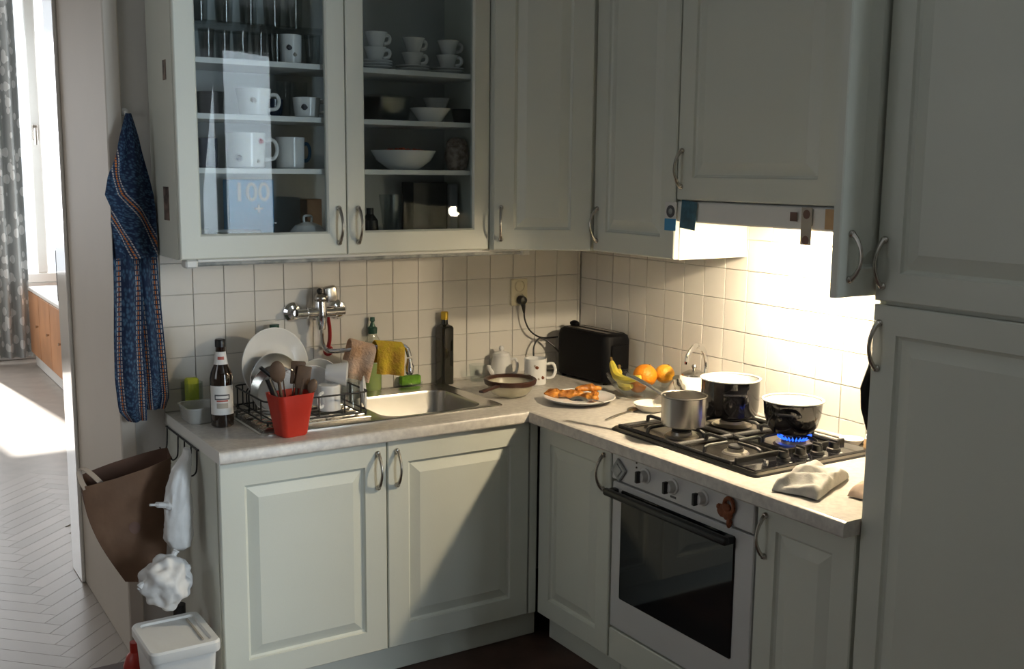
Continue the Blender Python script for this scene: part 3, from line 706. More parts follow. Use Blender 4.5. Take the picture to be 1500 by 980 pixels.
# right-hand half
def cup_stack(x, label, ang, n=2, saucers=2):
    for i in range(saucers):
        tag(MB().lathe(plate_prof(0.056, 0.012), 28).build('saucer', 'white', None, (x, -0.165, s1+0.0005+i*0.009)), label[0], 'saucer', 'saucers on the top board')
    for i in range(n):
        z = s1 + 0.0005 + saucers*0.009 + 0.001 + i*0.047
        t = mug('espresso_cup', label[1] if i == 0 else label[2], (x + 0.004*i, -0.165, z), 0.033, 0.046, ang + 0.4*i, 0.70, 0.020, flare=0.004, group=None, cat='cup')
for x_, where, ang_, ns_ in ((-0.955, 'next to the middle door frames', -0.5, 3), (-0.820, 'standing between two other stacks', -0.4, 2), (-0.690, 'next to the diagonal corner cabinet', -0.6, 2)):
    cup_stack(x_, ('white saucer under the cup stack ' + where, 'lower white coffee cup of the stack ' + where, 'upper white coffee cup of the stack ' + where), ang_, 2, ns_)
g = thing('casserole', 'clear glass casserole with a flat lid on the second shelf', 'dish', (-0.905, -0.108, s2+0.0005))
MB().rings([rrect(0.15, 0.15, 0.04, 0), rrect(0.17, 0.17, 0.05, 0.05), rrect(0.18, 0.18, 0.05, 0.075), rrect(0.175, 0.175, 0.05, 0.075), rrect(0.162, 0.162, 0.045, 0.05), rrect(0.14, 0.14, 0.04, 0.004)]).build('dish', 'glass', g)
MB().rings([rrect(0.185, 0.185, 0.05, 0.0755), rrect(0.185, 0.185, 0.05, 0.080), rrect(0.06, 0.06, 0.02, 0.090)]).build('lid', 'glass', g)
tag(MB().lathe([(0, 0), (0.035, 0), (0.050, 0.020), (0.068, 0.044), (0.066, 0.045), (0.046, 0.021), (0.033, 0.004), (0, 0.004)], 32).build('ramekin', 'white', None, (-0.775, -0.2040, s2+0.0005)), 'shallow white bowl in front of the glass casserole', 'bowl')
tag(MB().lathe([(0, 0), (0.026, 0), (0.026, 0.004), (0.018, 0.010), (0.022, 0.030), (0.047, 0.085), (0.045, 0.085), (0.020, 0.032), (0, 0.028)], 32).build('footed_bowl', 'white', None, (-0.700, -0.105, s2+0.0005)), 'white footed bowl on the second shelf', 'bowl')
mug_geo(b := MB(), 0.036, 0.045, 0.8); tag(b.build('dark_bowl', 'darkbox', None, (-0.655, -0.205, s2+0.0005)), 'dark bowl beside the white footed bowl', 'bowl')
tag(MB().lathe([(0, 0), (0.050, 0), (0.056, 0.005), (0.090, 0.030), (0.108, 0.062), (0.105, 0.063), (0.086, 0.032), (0.05, 0.008), (0, 0.007)], 40).build('serving_bowl', 'white', None, (-0.852, -0.160, s3+0.0005)), 'wide white serving bowl holding red beads', 'bowl')
rb = MB()
for i in range(46):
    a = random.uniform(0, 2*PI); q = 0.068*math.sqrt(random.random()); rb.ball((q*math.cos(a), q*math.sin(a), 0.057 + 0.012*(1-q/0.068)*random.random()), 0.009, 0.009, 0.009, 0, 1, 8)
rb.ball((0, 0, 0.036), 0.074, 0.074, 0.022, 0, 1, 16)
o = tag(rb.build('red_beads', 'redfood', None, (-0.852, -0.160, s3+0.0005)), 'small red beads heaped in the white serving bowl', 'beads'); o['kind'] = 'stuff'
jr = thing('stoneware_jar', 'speckled stoneware jar with a lid beside the serving bowl', 'jar', (-0.650, -0.160, s3+0.0005))
MB().lathe([(0, 0), (0.028, 0), (0.034, 0.008), (0.042, 0.045), (0.038, 0.075), (0.034, 0.082), (0, 0.082)], 28).build('jar', 'terracotta', jr)
MB().lathe([(0, 0.0825), (0.037, 0.0825), (0.037, 0.090), (0.028, 0.104), (0.010, 0.110), (0, 0.111)], 28).build('lid', 'terracotta', jr)
tag(MB().box(-0.066, 0.066, -0.045, 0.045, 0, 0.205, 0.002).build('dark_carton', 'darkbox', None, (-0.730, -0.075, s0+0.0005)), 'black carton at the back of the lowest compartment', 'box')
tag(MB().box(-0.014, 0.014, -0.05, 0.05, 0, 0.200, 0.002).build('grey_carton', 'greybox', None, (-0.645, -0.085, s0+0.0005)), 'narrow grey carton beside the black carton', 'box')
tag(MB().lathe([(0, 0), (0.020, 0), (0.022, 0.004), (0.040, 0.165), (0.038, 0.165), (0.020, 0.008), (0, 0.007)], 28).build('glass_vase', 'glass', None, (-0.895, -0.150, s0+0.0005)), 'tapered clear glass vase in the lowest compartment', 'vase')
tag(MB().lathe([(0, 0), (0.026, 0), (0.030, 0.02), (0.026, 0.08), (0.012, 0.10), (0.012, 0.12), (0, 0.12)], 24).build('dark_jug', 'darkbox', None, (-0.962, -0.130, s0+0.0005)), 'small dark jug beside the tapered glass vase', 'jug')
for i in range(4):
    tag(MB().lathe(plate_prof(0.060, 0.014), 32).build('dessert_plate', 'white', None, (-0.790, -0.198, s0+0.0005 + i*0.008)), 'small white plate stacked in front of the black carton', 'plate', 'small plates in the lowest compartment')

# stickers and tags
for z, y, w_, h_, lab in ((1.848, -0.200, 0.034, 0.056, 'small dark photo stuck high on the cabinet side'), (1.466, -0.168, 0.056, 0.098, 'larger dark photo stuck low on the cabinet side')):
    tag(MB().box(XL-0.0135, XL-0.0122, y-w_/2, y+w_/2, z-h_/2, z+h_/2).build('photo_sticker', 'photo'), lab, 'sticker')
t = thing('blue_tag', 'blue and white swing tag with a round emblem by the hood', 'tag', (UX-0.004, -0.893, 1.396))
b = MB().box(-0.0015, 0.0, -0.026, 0.026, 0.0, 0.086, 0.0004); b.build('card', 'label', t)
MB().box(-0.0022, -0.0016, -0.026, 0.026, 0.0, 0.036).build('blue_band', 'bluecard', t)
MB().lathe([(0, 0), (0.019, 0), (0.019, 0.0006), (0, 0.0006)], 24, mtx=Matrix.Translation((-0.0022, 0, 0.058)) @ Matrix.Rotation(PI/2, 4, 'Y')).build('emblem', 'label_dark', t)
MB().lathe([(0, 0), (0.009, 0), (0.009, 0.0006), (0, 0.0006)], 20, mtx=Matrix.Translation((-0.0028, 0, 0.058)) @ Matrix.Rotation(PI/2, 4, 'Y')).build('emblem_centre', 'greymagnet', t)
t = thing('teal_tag', 'dark teal swing tag hanging on the hood edge', 'tag', (UX-0.003, -0.968, 1.404))
MB().box(-0.0015, 0.0, -0.034, 0.034, 0.0, 0.084, 0.0004).xf(Matrix.Rotation(R(5), 4, 'X')).build('card', 'tealcard', t)
t = thing('paper_tag', 'beige paper strip with brown dots hanging from the hood', 'tag', (UX-0.003, -1.432, 1.386))
MB().box(-0.0015, 0.0, -0.018, 0.018, 0.0, 0.098, 0.0004).build('card', 'card', t)
for z in (0.012, 0.080):
    MB().lathe([(0, 0), (0.012, 0), (0.012, 0.0006), (0, 0.0006)], 18, mtx=Matrix.Translation((-0.0018, 0, z)) @ Matrix.Rotation(PI/2, 4, 'Y')).build('dot', 'browndot', t)
tag(MB().box(UX-0.004, UX-0.0025, -1.398, -1.374, 1.446, 1.470).build('sticker', 'browndot'), 'tiny brown sticker on the hood beside the paper strip', 'sticker')
tag(MB().box(UX-0.004, UX-0.0025, -1.524, -1.494, 1.430, 1.482).build('orange_sticker', 'lightwood'), 'orange sticker at the right end of the hood', 'sticker')

# ------------------------------------------------------------------ wall tap
tp = thing('wall_tap', 'chrome wall-mounted mixer tap with long swivel spout', 'tap', (-1.112, 0, 1.085))
for x in (-0.080, 0.080):
    MB().lathe([(0, 0), (0.034, 0), (0.033, 0.006), (0.024, 0.016), (0.014, 0.018), (0.013, 0.045), (0, 0.046)], 28, mtx=Matrix.Translation((x, -0.007, 0.012)) @ Matrix.Rotation(PI/2, 4, 'X')).build('flange', 'chrome', tp)
bd = MB().tube([(-0.084, -0.058, 0.012), (-0.050, -0.058, 0.012), (-0.048, -0.058, 0.012), (0.048, -0.058, 0.012), (0.050, -0.058, 0.012), (0.084, -0.058, 0.012)], [0.014, 0.014, 0.019, 0.019, 0.014, 0.014], 20)
bd.tube([(0.0, -0.058, 0.055), (0.0, -0.060, 0.02), (0.0, -0.062, -0.02), (0.0, -0.062, -0.045)], [0.020, 0.022, 0.018, 0.013], 20); bd.build('valve_body', 'chrome', tp)
lv = MB().ball((0.0, -0.060, 0.060), 0.024, 0.024, 0.018); lv.box(0.012, 0.056, -0.075, -0.045, 0.045, 0.100, 0.010, 3, Euler((0, R(-8), 0)).to_matrix()); lv.build('lever', 'handle', tp)
MB().ball((-0.004, -0.060, 0.084), 0.010, 0.010, 0.010).build('red_blue_cap', 'black', tp)
sp = smooth([(0.0, -0.062, -0.045), (0.0, -0.063, -0.085), (0.008, -0.070, -0.110), (0.030, -0.090, -0.117), (0.10, -0.125, -0.110), (0.18, -0.175, -0.098), (0.215, -0.197, -0.094), (0.240, -0.212, -0.106), (0.249, -0.217, -0.135)], 6)
MB().tube(sp, 0.0082, 12).build('spout', 'chrome', tp)
MB().lathe([(0, 0), (0.010, 0), (0.015, 0.008), (0.016, 0.028), (0.010, 0.042), (0.009, 0.055), (0, 0.056)], 20, 0.249, -0.217, -0.196).build('aerator', 'chrome', tp)
# red brush hanging behind the spout
rbsh = thing('dish_brush', 'red plastic brush handle hanging under the tap', 'brush', (-1.076, -0.030, 0.95))
MB().tube(smooth([(0, 0, 0.128), (0.004, -0.004, 0.09), (0.004, -0.004, 0.05), (0, 0, 0.022)]), [0.010]*18+[0.008], 10, 0.6).build('handle', 'darkred', rbsh)
MB().tube([(0.014*math.cos(a*PI/8), 0, 0.010 + 0.014*math.sin(a*PI/8)) for a in range(17)], 0.005, 8).build('ring', 'darkred', rbsh)

# cloths over the spout
def draped(name, label, m, x0, x1, ztop, zf, zb, y, slant=0.0, lean=0.0, thick=0.0025, yspan=0.026):
    def fn(u, v):
        # v: 0 front hem .. 0.5 over the spout .. 1 back hem
        x = x0 + (x1-x0)*u
        yy = y - 0.62*(x - (x0+x1)/2)
        if v < 0.5:
            k = 1 - v*2; z = ztop - (ztop-zf)*k; yo = -yspan*min(1, k*6)**0.5 - 0.008*math.sin(u*9)*k
        else:
            k = v*2-1; z = ztop - (ztop-zb)*k; yo = yspan*0.7*min(1, k*6)**0.5 + 0.006*math.sin(u*8)*k
        return Vector((x + slant*(ztop-z) , yy + yo, z - lean*(u-0.5)))
    return tag(MB().grid(fn, 14, 26).build(name, m, None, thick=thick), label, 'cloth')
draped('dish_cloth', 'orange and white dish cloth hung over the tap spout', 'orange_cloth', -1.038, -0.970, 1.004, 0.880, 0.930, -0.150, -0.28, 0.02)
draped('dish_cloth', 'yellow dish cloth hung over the tap spout', 'yellow', -0.965, -0.888, 1.004, 0.893, 0.925, -0.186, -0.05, 0.006)

# ------------------------------------------------------------------ along the back of the sink run
# washing-up liquid
sb = thing('soap_bottle', 'clear washing-up liquid bottle with green pump cap behind the cloths', 'bottle', (-0.910, -0.028, H+0.0003))
o = MB().lathe([(0, 0), (0.030, 0), (0.034, 0.006), (0.034, 0.150), (0.030, 0.175), (0.016, 0.200), (0.014, 0.205), (0, 0.205)], 28, sy=0.55).build('body', 'soapclear', sb)
MB().lathe([(0, 0.004), (0.029, 0.004), (0.031, 0.010), (0.031, 0.100), (0, 0.101)], 28, sy=0.52).build('liquid', 'soapgreen', sb)
MB().lathe([(0, 0.205), (0.016, 0.205), (0.017, 0.225), (0.010, 0.230), (0.006, 0.245), (0.009, 0.250), (0.008, 0.262), (0, 0.263)], 20).build('cap', 'green_cap', sb)
# sponge in a clear dish
sg = thing('sponge_dish', 'clear dish with a green sponge behind the sink', 'dish', (-0.765, -0.0285, H+0.0003), 0)
MB().rings([rrect(0.085, 0.034, 0.012, 0.006), rrect(0.095, 0.040, 0.014, 0.018), rrect(0.092, 0.037, 0.013, 0.018), rrect(0.080, 0.030, 0.010, 0.008)]).build('dish', 'glass', sg)
tag(MB().box(-0.038, 0.038, -0.0135, 0.0135, 0, 0.034, 0.005, 3).build('sponge', 'green', None, (-0.765, -0.0285, H+0.009)), 'green scouring sponge lying in the clear dish', 'sponge')
# oil bottle
ob = thing('oil_bottle', 'tall square dark oil bottle with a gold cap by the wall', 'bottle', (-0.628, -0.034, H+0.0003), R(12))
MB().rings([rrect(0.050, 0.050, 0.010, 0), rrect(0.052, 0.052, 0.010, 0.003), rrect(0.052, 0.052, 0.010, 0.206), rrect(0.046, 0.046, 0.012, 0.213), rrect(0.026, 0.026, 0.0125, 0.219), rrect(0.024, 0.024, 0.0118, 0.236)]).build('body', 'oil', ob)
MB().lathe([(0, 0.236), (0.0135, 0.236), (0.0135, 0.262), (0.011, 0.265), (0, 0.265)], 20).build('cap', 'gold', ob)
# sugar bowl / cream jug with lid
cj = thing('cream_jug', 'white lidded cream jug standing by the back wall', 'jug', (-0.400, -0.058, H+0.0003), 0)
MB().lathe([(0, 0), (0.034, 0), (0.040, 0.006), (0.042, 0.040), (0.034, 0.080), (0.033, 0.090), (0.030, 0.090), (0, 0.088)], 32).build('body', 'white', cj)
l_ = MB().lathe([(0, 0.0905), (0.033, 0.0905), (0.030, 0.098), (0.012, 0.105), (0, 0.106)], 28).build('lid', 'white', cj)
MB().lathe([(0, 0.105), (0.006, 0.106), (0.010, 0.116), (0.007, 0.124), (0, 0.125)], 16).build('knob', 'white', l_)
MB().tube(smooth([(-0.036, -0.004, 0.020), (-0.058, -0.010, 0.045), (-0.060, -0.012, 0.058)]), [0.009]*6+[0.008]*6+[0.006], 10).build('spout', 'white', cj)
ear(MB(), 0.037, 0.022, 0.075, 0.024, 0.0045, -0.75).build('handle', 'white', cj)
# small glass beside it
tag(mug_geo(MB(), 0.032, 0.062, 0.8, 0.002).build('drinking_glass', 'glass', None, (-0.500, -0.052, H+0.0003)), 'low clear glass between the oil bottle and cream jug', 'glass')
# sieve
sv = thing('sieve', 'brown-rimmed sieve resting on the worktop beside the sink', 'sieve', (-0.535, -0.335, H+0.0003))
b = MB().lathe([(0.040, 0.0), (0.060, 0.008), (0.075, 0.026), (0.082, 0.050), (0.080, 0.050), (0.073, 0.027), (0.058, 0.010), (0.0, 0.002), (0.0, 0.0)], 36); b.build('basket', 'mesh', sv)
b = MB(); n_ = 40
prof = [(0.081, 0.044), (0.089, 0.045), (0.092, 0.058), (0.088, 0.062), (0.081, 0.060)]
b.rings([[Vector((r_*math.cos(2*PI*i/n_), r_*math.sin(2*PI*i/n_), z_)) for r_, z_ in prof] for i in range(n_+1)], False, False); b.build('rim', 'brown_pl', sv)
a = R(210); b = MB(); b.box(0.088, 0.205, -0.010, 0.010, 0.046, 0.055, 0.004, 2); b.xf(Matrix.Rotation(a, 4, 'Z')); b.build('handle', 'brown_pl', sv)
a = R(20); b = MB(); b.box(0.088, 0.112, -0.006, 0.006, 0.054, 0.059, 0.002, 2); b.xf(Matrix.Rotation(a, 4, 'Z')); b.build('hook', 'brown_pl', sv)
mug('mug', 'white mug with small flower prints beside the sieve', (-0.345, -0.205, H+0.0003), 0.041, 0.096, R(-32), 0.98, 0.032, dots=[(R(-115), 0.068, 0.006, 'ginger'), (R(-82), 0.030, 0.006, 'ginger'), (R(-105), 0.026, 0.004, 'card'), (R(-125), 0.074, 0.004, 'card')])

# socket, plug and cord
sc_ = thing('wall_socket', 'cream double wall socket on the tiled back wall', 'socket', (-0.297, -0.0068, 1.118))
MB().box(-0.036, 0.036, -0.012, 0.0, -0.050, 0.050, 0.003).build('plate', 'socket', sc_)
for z in (0.024, -0.024):
    MB().lathe([(0.022, 0), (0.022, 0.004), (0.020, 0.005), (0.019, 0.001), (0, 0.0008), (0, 0)], 24, mtx=Matrix.Translation((0, -0.012, z)) @ Matrix.Rotation(PI/2, 4, 'X')).build('outlet', 'socket', sc_)
pg = thing('power_plug', 'black plug and cord running from the socket to the toaster', 'plug', (-0.297, -0.024, 1.090))
MB().lathe([(0, -0.0), (0.017, 0), (0.018, 0.012), (0.014, 0.026), (0, 0.030)], 18, mtx=Matrix.Rotation(PI/2, 4, 'X')).tube([(0, -0.016, -0.004), (0.003, -0.018, -0.024), (0.006, -0.018, -0.048)], [0.011, 0.008, 0.004], 10).build('plug_body', 'black', pg)
MB().tube(smooth([(0.006, -0.018, -0.046), (0.010, -0.018, -0.075), (0.028, -0.020, -0.112), (0.060, -0.022, -0.138), (0.100, -0.020, -0.150), (0.165, -0.014, -0.152)]), 0.0032, 8).build('cord', 'black', pg)
MB().tube([Vector(p) - Vector((-0.297, -0.024, 1.090)) for p in smooth([(-0.150, -0.075, 0.885), (-0.185, -0.055, 0.925), (-0.222, -0.045, 0.940), (-0.250, -0.050, 0.910), (-0.255, -0.060, 0.860), (-0.250, -0.07, 0.8055)])], 0.0032, 8).build('cord_loop', 'black', pg)
# toaster
ts = thing('toaster', 'black long-slot toaster standing in the worktop corner', 'toaster', (-0.098, -0.222, H+0.0003), R(-90+3))
loops = [rrect(0.292, 0.118, 0.030, 0.008), rrect(0.300, 0.128, 0.034, 0.014), rrect(0.300, 0.128, 0.034, 0.160), rrect(0.292, 0.118, 0.034, 0.178), rrect(0.270, 0.098, 0.030, 0.186)]
MB().rings(loops).build('shell', 'toast', ts)
for y in (-0.022, 0.022): MB().box(-0.115, 0.115, y-0.011, y+0.011, 0.1862, 0.1880, 0.0006).build('slot', 'handle', ts)
MB().ball((-0.128, 0.012, 0.193), 0.022, 0.016, 0.012).build('lever', 'toast', ts)
MB().box(0.150, 0.156, -0.040, 0.040, 0.03, 0.150, 0.004).build('control_plate', 'toast', ts)
MB().lathe([(0, 0), (0.012, 0), (0.011, 0.012), (0, 0.012)], 16, mtx=Matrix.Translation((0.156, 0, 0.06)) @ Matrix.Rotation(PI/2, 4, 'Y')).build('dial', 'toast', ts)
for x in (-0.12, 0.12):
    for y in (-0.04, 0.04): MB().lathe([(0, 0), (0.009, 0), (0.010, 0.009), (0, 0.009)], 12, x, y, 0).build('foot', 'toast', ts)

# ------------------------------------------------------------------ plate with fried pieces, spoon, fork, spoon rest
PX, PY = -0.385, -0.535
tag(MB().lathe(plate_prof(0.122, 0.020), 56).build('dinner_plate', 'white', None, (PX, PY, H+0.0003)), 'white dinner plate with fried food near the worktop edge', 'plate')
def piece(lab, x, y, z, L, r, az, bend, seed):
    m = MB(); pts = []; rad = []; N = 20
    for i in range(N+1):
        t = i/N; q = (t-0.5)*L
        pts.append((q, bend*(1-(2*t-1)**2), 0.0)); rad.append(max(0.0015, r*math.sin(PI*min(1, max(0, t*0.96+0.02)))**0.5*(1+0.30*noise.noise(Vector((t*6, seed*3.1, 0))))))
    m.tube(pts, rad, 20, 0.85)
    for v in m.bm.verts:
        d = noise.noise(v.co*60 + Vector((seed*5, 0, 0)))*0.0045 + noise.noise(v.co*160 + Vector((0, seed, 0)))*0.0022
        v.co += Vector((0.2, v.co.y/r, v.co.z/r))*d
    o = m.build('fried_piece', 'meat', None, (x, y, z), (0, 0, az), angle=60); return tag(o, lab, 'food', None)
zp = H + 0.006
piece('long golden fried piece at the back of the plate', PX-0.010, PY+0.028, zp+0.016, 0.105, 0.017, R(-35), 0.012, 1)
piece('dark-edged fried piece at the left of the plate', PX-0.056, PY+0.062, zp+0.018, 0.075, 0.019, R(-20), 0.010, 2)
piece('short fried piece next to the spoon', PX+0.014, PY-0.034, zp+0.016, 0.070, 0.017, R(-75), 0.008, 3)
piece('curved fried piece lying on top of the others', PX+0.042, PY+0.006, zp+0.034, 0.088, 0.016, R(-25), 0.014, 4)
piece('small fried piece at the right of the plate', PX+0.062, PY-0.008, zp+0.015, 0.055, 0.015, R(40), 0.006, 5)
sn = thing('table_spoon', 'steel spoon lying across the plate of fried pieces', 'spoon', (-0.436, -0.604, H+0.026), R(-50))
MB().grid(lambda u, v: Vector((0.034*math.cos(2*PI*u)*v, 0.023*math.sin(2*PI*u)*v, 0.012*(1 - v*v))), 24, 6).build('bowl', 'chrome', sn, thick=0.0012)
MB().tube(smooth([(0.029, 0, 0.002), (0.05, 0, 0.004), (0.085, 0, -0.004)]), 0.0035, 8, 0.5).build('stem', 'steel', sn)
fk = thing('fork', 'steel fork lying on the worktop before the saucepan', 'fork', (-0.372, -0.758, H+0.004), R(23))
MB().tube(smooth([(-0.115, 0, 0.0), (-0.06, 0, 0.0025), (0.02, 0, 0.0015), (0.045, 0, 0.0)]), [0.004]*10+[0.003]*9, 8, 0.5).build('stem', 'steel', fk)
MB().box(0.042, 0.072, -0.011, 0.011, -0.002, 0.001, 0.001).build('shoulder', 'steel', fk)
for y in (-0.0095, -0.0032, 0.0032, 0.0095): MB().box(0.070, 0.115, y-0.0015, y+0.0015, -0.002, 0.001, 0.0005).build('tine', 'steel', fk)
tag(MB().lathe([(0, 0), (0.032, 0), (0.046, 0.010), (0.058, 0.026), (0.0565, 0.027), (0.044, 0.012), (0.03, 0.003), (0, 0.003)], 36).build('saucer_bowl', 'cream', None, (-0.262, -0.762, H+0.0003)), 'shallow cream bowl between the fruit bowl and saucepan', 'bowl')

# fruit bowl
FBX, FBY = -0.150, -0.570
tag(MB().lathe([(0, 0), (0.055, 0), (0.060, 0.004), (0.095, 0.035), (0.122, 0.075), (0.1205, 0.0755), (0.092, 0.037), (0.056, 0.008), (0, 0.006)], 48).build('fruit_bowl', 'glass', None, (FBX, FBY, H+0.0003)), 'clear glass bowl of fruit beside the kettle', 'bowl')
def banana(lab, pts, rr=0.0155):
    t = thing('banana', lab, 'banana', pts[0])
    pp = [Vector(p) - Vector(pts[0]) for p in smooth(pts, 6)]; n = len(pp)
    MB().tube(pp, [rr*max(0.32, math.sin(PI*(0.10+0.82*i/(n-1)))**0.6) for i in range(n)], 8).build('skin', 'banana', t)
    e = pp[-1]; d = (pp[-1]-pp[-2]).normalized()
    MB().tube([e - d*0.004, e + d*0.014, e + d*0.020], [0.0062, 0.0052, 0.0056], 8).build('stem', 'bstem', t)
banana('yellow banana with its stem up at the rim of the fruit bowl', [(-0.222, -0.655, H+0.090), (-0.238, -0.600, H+0.074), (-0.230, -0.540, H+0.074), (-0.207, -0.488, H+0.094), (-0.196, -0.464, H+0.110)])
banana('greenish-yellow banana lying under the other in the bowl', [(-0.205, -0.590, H+0.046), (-0.204, -0.550, H+0.038), (-0.190, -0.510, H+0.046), (-0.166, -0.470, H+0.080)])
def fruit(name, lab, x, y, z, r, m):
    t = thing(name, lab, 'orange', (x, y, z))
    MB().ball((0, 0, 0), r, r, r*0.95, 0.03, 6, 28).build('peel', m, t)
    MB().ball((0.3*r, -0.2*r, 0.90*r), 0.005, 0.005, 0.003, 0, 1, 8).build('navel', 'bstem', t)
fruit('orange', 'deep orange fruit on top of the fruit bowl', -0.168, -0.614, H+0.084, 0.041, 'orange')
fruit('grapefruit', 'yellowish orange beside the kettle in the fruit bowl', -0.095, -0.630, H+0.086, 0.034, 'orange2')
fruit('orange', 'orange lying low in the fruit bowl below the others', -0.145, -0.548, H+0.040, 0.031, 'orange')

# kettle
kt = thing('kettle', 'cream enamel kettle with a steel loop handle behind the saucepan', 'kettle', (-0.104, -0.788, H+0.0003), R(196))
MB().lathe([(0, 0), (0.078, 0), (0.086, 0.006), (0.090, 0.030), (0.082, 0.068), (0.058, 0.098), (0.042, 0.108), (0, 0.108)], 44).build('body', 'cream', kt)
ll = MB().lathe([(0, 0.108), (0.041, 0.108), (0.040, 0.113), (0.020, 0.124), (0, 0.126)], 32).build('lid', 'steel', kt)
MB().lathe([(0, 0.124), (0.005, 0.126), (0.010, 0.138), (0.006, 0.144), (0, 0.145)], 16).build('knob', 'steel', ll)
MB().tube(smooth([(0.066, 0, 0.060), (0.092, 0, 0.088), (0.108, 0, 0.116)]), [0.019]*5+[0.015]*4+[0.012]*4, 14).build('spout', 'steel', kt)
MB().tube(smooth([(-0.062, 0, 0.086), (-0.076, 0, 0.130), (-0.055, 0, 0.185), (-0.005, 0, 0.206), (0.040, 0, 0.180), (0.048, 0, 0.150)]), 0.0065, 10, 1.5).build('handle', 'chrome', kt)

# ------------------------------------------------------------------ gas hob
HX0, HX1, HY0, HY1 = -0.530, -0.075, -0.895, -1.500
hb_ = thing('gas_hob', 'four-burner gas hob with black grates and control strip', 'hob', ((HX0+HX1)/2, (HY0+HY1)/2, H))
hcx, hcy = (HX0+HX1)/2, (HY0+HY1)/2; hw, hl = HX1-HX0, HY0-HY1
MB().rings([rrect(hw, hl, 0.016, 0.0003), rrect(hw, hl, 0.016, 0.006), rrect(hw-0.012, hl-0.012, 0.012, 0.011), rrect(hw-0.030, hl-0.030, 0.010, 0.011), rrect(hw-0.040, hl-0.040, 0.010, 0.0075)], True, True).build('tray', 'hob', hb_)
MB().rings([rrect(hw+0.004, hl+0.004, 0.018, 0.0002), rrect(hw+0.004, hl+0.004, 0.018, 0.003), rrect(hw-0.001, hl-0.001, 0.016, 0.0065)], False, False).build('rim', 'black', hb_)
def HL(x, y): return x-hcx, y-hcy
burners = ((-0.418, -1.090, 0.030), (-0.185, -1.055, 0.036), (-0.205, -1.325, 0.034), (-0.415, -1.310, 0.022))
for x, y, r in burners:
    lx, ly = HL(x, y)
    bb = MB().lathe([(0, 0.0078), (r*1.7, 0.0078), (r*1.5, 0.013), (r*1.05, 0.014), (r*1.02, 0.022), (0, 0.022)], 32, lx, ly).build('burner', 'alu', hb_)
    MB().lathe([(0, 0.022), (r*0.95, 0.022), (r*0.98, 0.026), (r*0.85, 0.030), (0, 0.031)], 32, lx, ly).build('burner_cap', 'burner', bb)
GZ = 0.036
def bar(m, x0, y0, x1, y1, z=GZ, r=0.0042):
    m.tube([(x0, y0, z), (x1, y1, z)], r, 8, 1.0)
for gx0, gx1 in ((-0.515, -0.305), (-0.298, -0.092)):
    for gy0, gy1 in ((-0.925, -1.178), (-1.186, -1.400)):
        a0, b0 = HL(gx0, gy0); a1, b1 = HL(gx1, gy1); m = MB()
        for q in ((a0, b0, a1, b0), (a0, b1, a1, b1), (a0, b0, a0, b1), (a1, b0, a1, b1)): bar(m, *q, 0.015, 0.0055)
        mx_, my_ = (a0+a1)/2, (b0+b1)/2
        for dx, dy in ((1, 0), (-1, 0), (0, 1), (0, -1)):
            m.tube([(mx_ + dx*0.022, my_ + dy*0.022, GZ), (mx_ + dx*((a1-a0)/2-0.014), my_ + dy*((b0-b1)/2-0.014), GZ), (mx_ + dx*((a1-a0)/2-0.003), my_ + dy*((b0-b1)/2-0.003), GZ-0.004), (mx_ + dx*(a1-a0)/2, my_ + dy*(b0-b1)/2, 0.015)], [0.0045, 0.0055, 0.006, 0.0055], 8)
        for x in (a0, a1):
            for y in (b0, b1): m.tube([(x, y, 0.020), (x, y, 0.0085)], 0.0065, 8)
        m.build('grate', 'iron', hb_)
cs = MB(); x0, y0 = HL(-0.522, -1.408); x1, y1 = HL(-0.083, -1.492)
cs.box(x0, x1, y1, y0, 0.009, 0.0165, 0.003); pan = cs.build('control_strip', 'black_gloss', hb_)
MB().box(x0+0.01, x1-0.01, y0-0.004, y0+0.004, 0.0100, 0.030, 0.002).build('guard_rail', 'black', hb_)
for x in (-0.375, -0.310, -0.245, -0.180):
    lx, ly = HL(x, -1.448)
    kk = MB().lathe([(0, 0.0165), (0.020, 0.0165), (0.019, 0.022), (0.015, 0.024), (0.0135, 0.040), (0, 0.041)], 24, lx, ly); kk.box(lx-0.004, lx+0.004, ly-0.016, ly+0.016, 0.036, 0.046, 0.002); kk.build('knob', 'black', pan)
    MB().box(lx-0.010, lx-0.002, ly-0.034, ly-0.030, 0.0164, 0.0169).build('mark', 'label', pan)
lx, ly = HL(-0.440, -1.448); MB().lathe([(0, 0.0165), (0.008, 0.0165), (0.007, 0.024), (0, 0.025)], 16, lx, ly).build('ignition_button', 'chrome', pan)
# blue flame ring under the right-hand pot
lx, ly = burners[2][0], burners[2][1]
b = MB()
for i in range(28):
    a = 2*PI*i/28; q = 0.036
    b.tube([(q*math.cos(a), q*math.sin(a), 0.0), ((q+0.008)*math.cos(a), (q+0.008)*math.sin(a), 0.005), ((q+0.013)*math.cos(a), (q+0.013)*math.sin(a), 0.012)], [0.0026, 0.0030, 0.0006], 6)
tag(b.build('gas_flame', 'flame', None, (lx, ly, H+0.0265)), 'ring of blue gas flame under the bowl-shaped pot', 'flame')

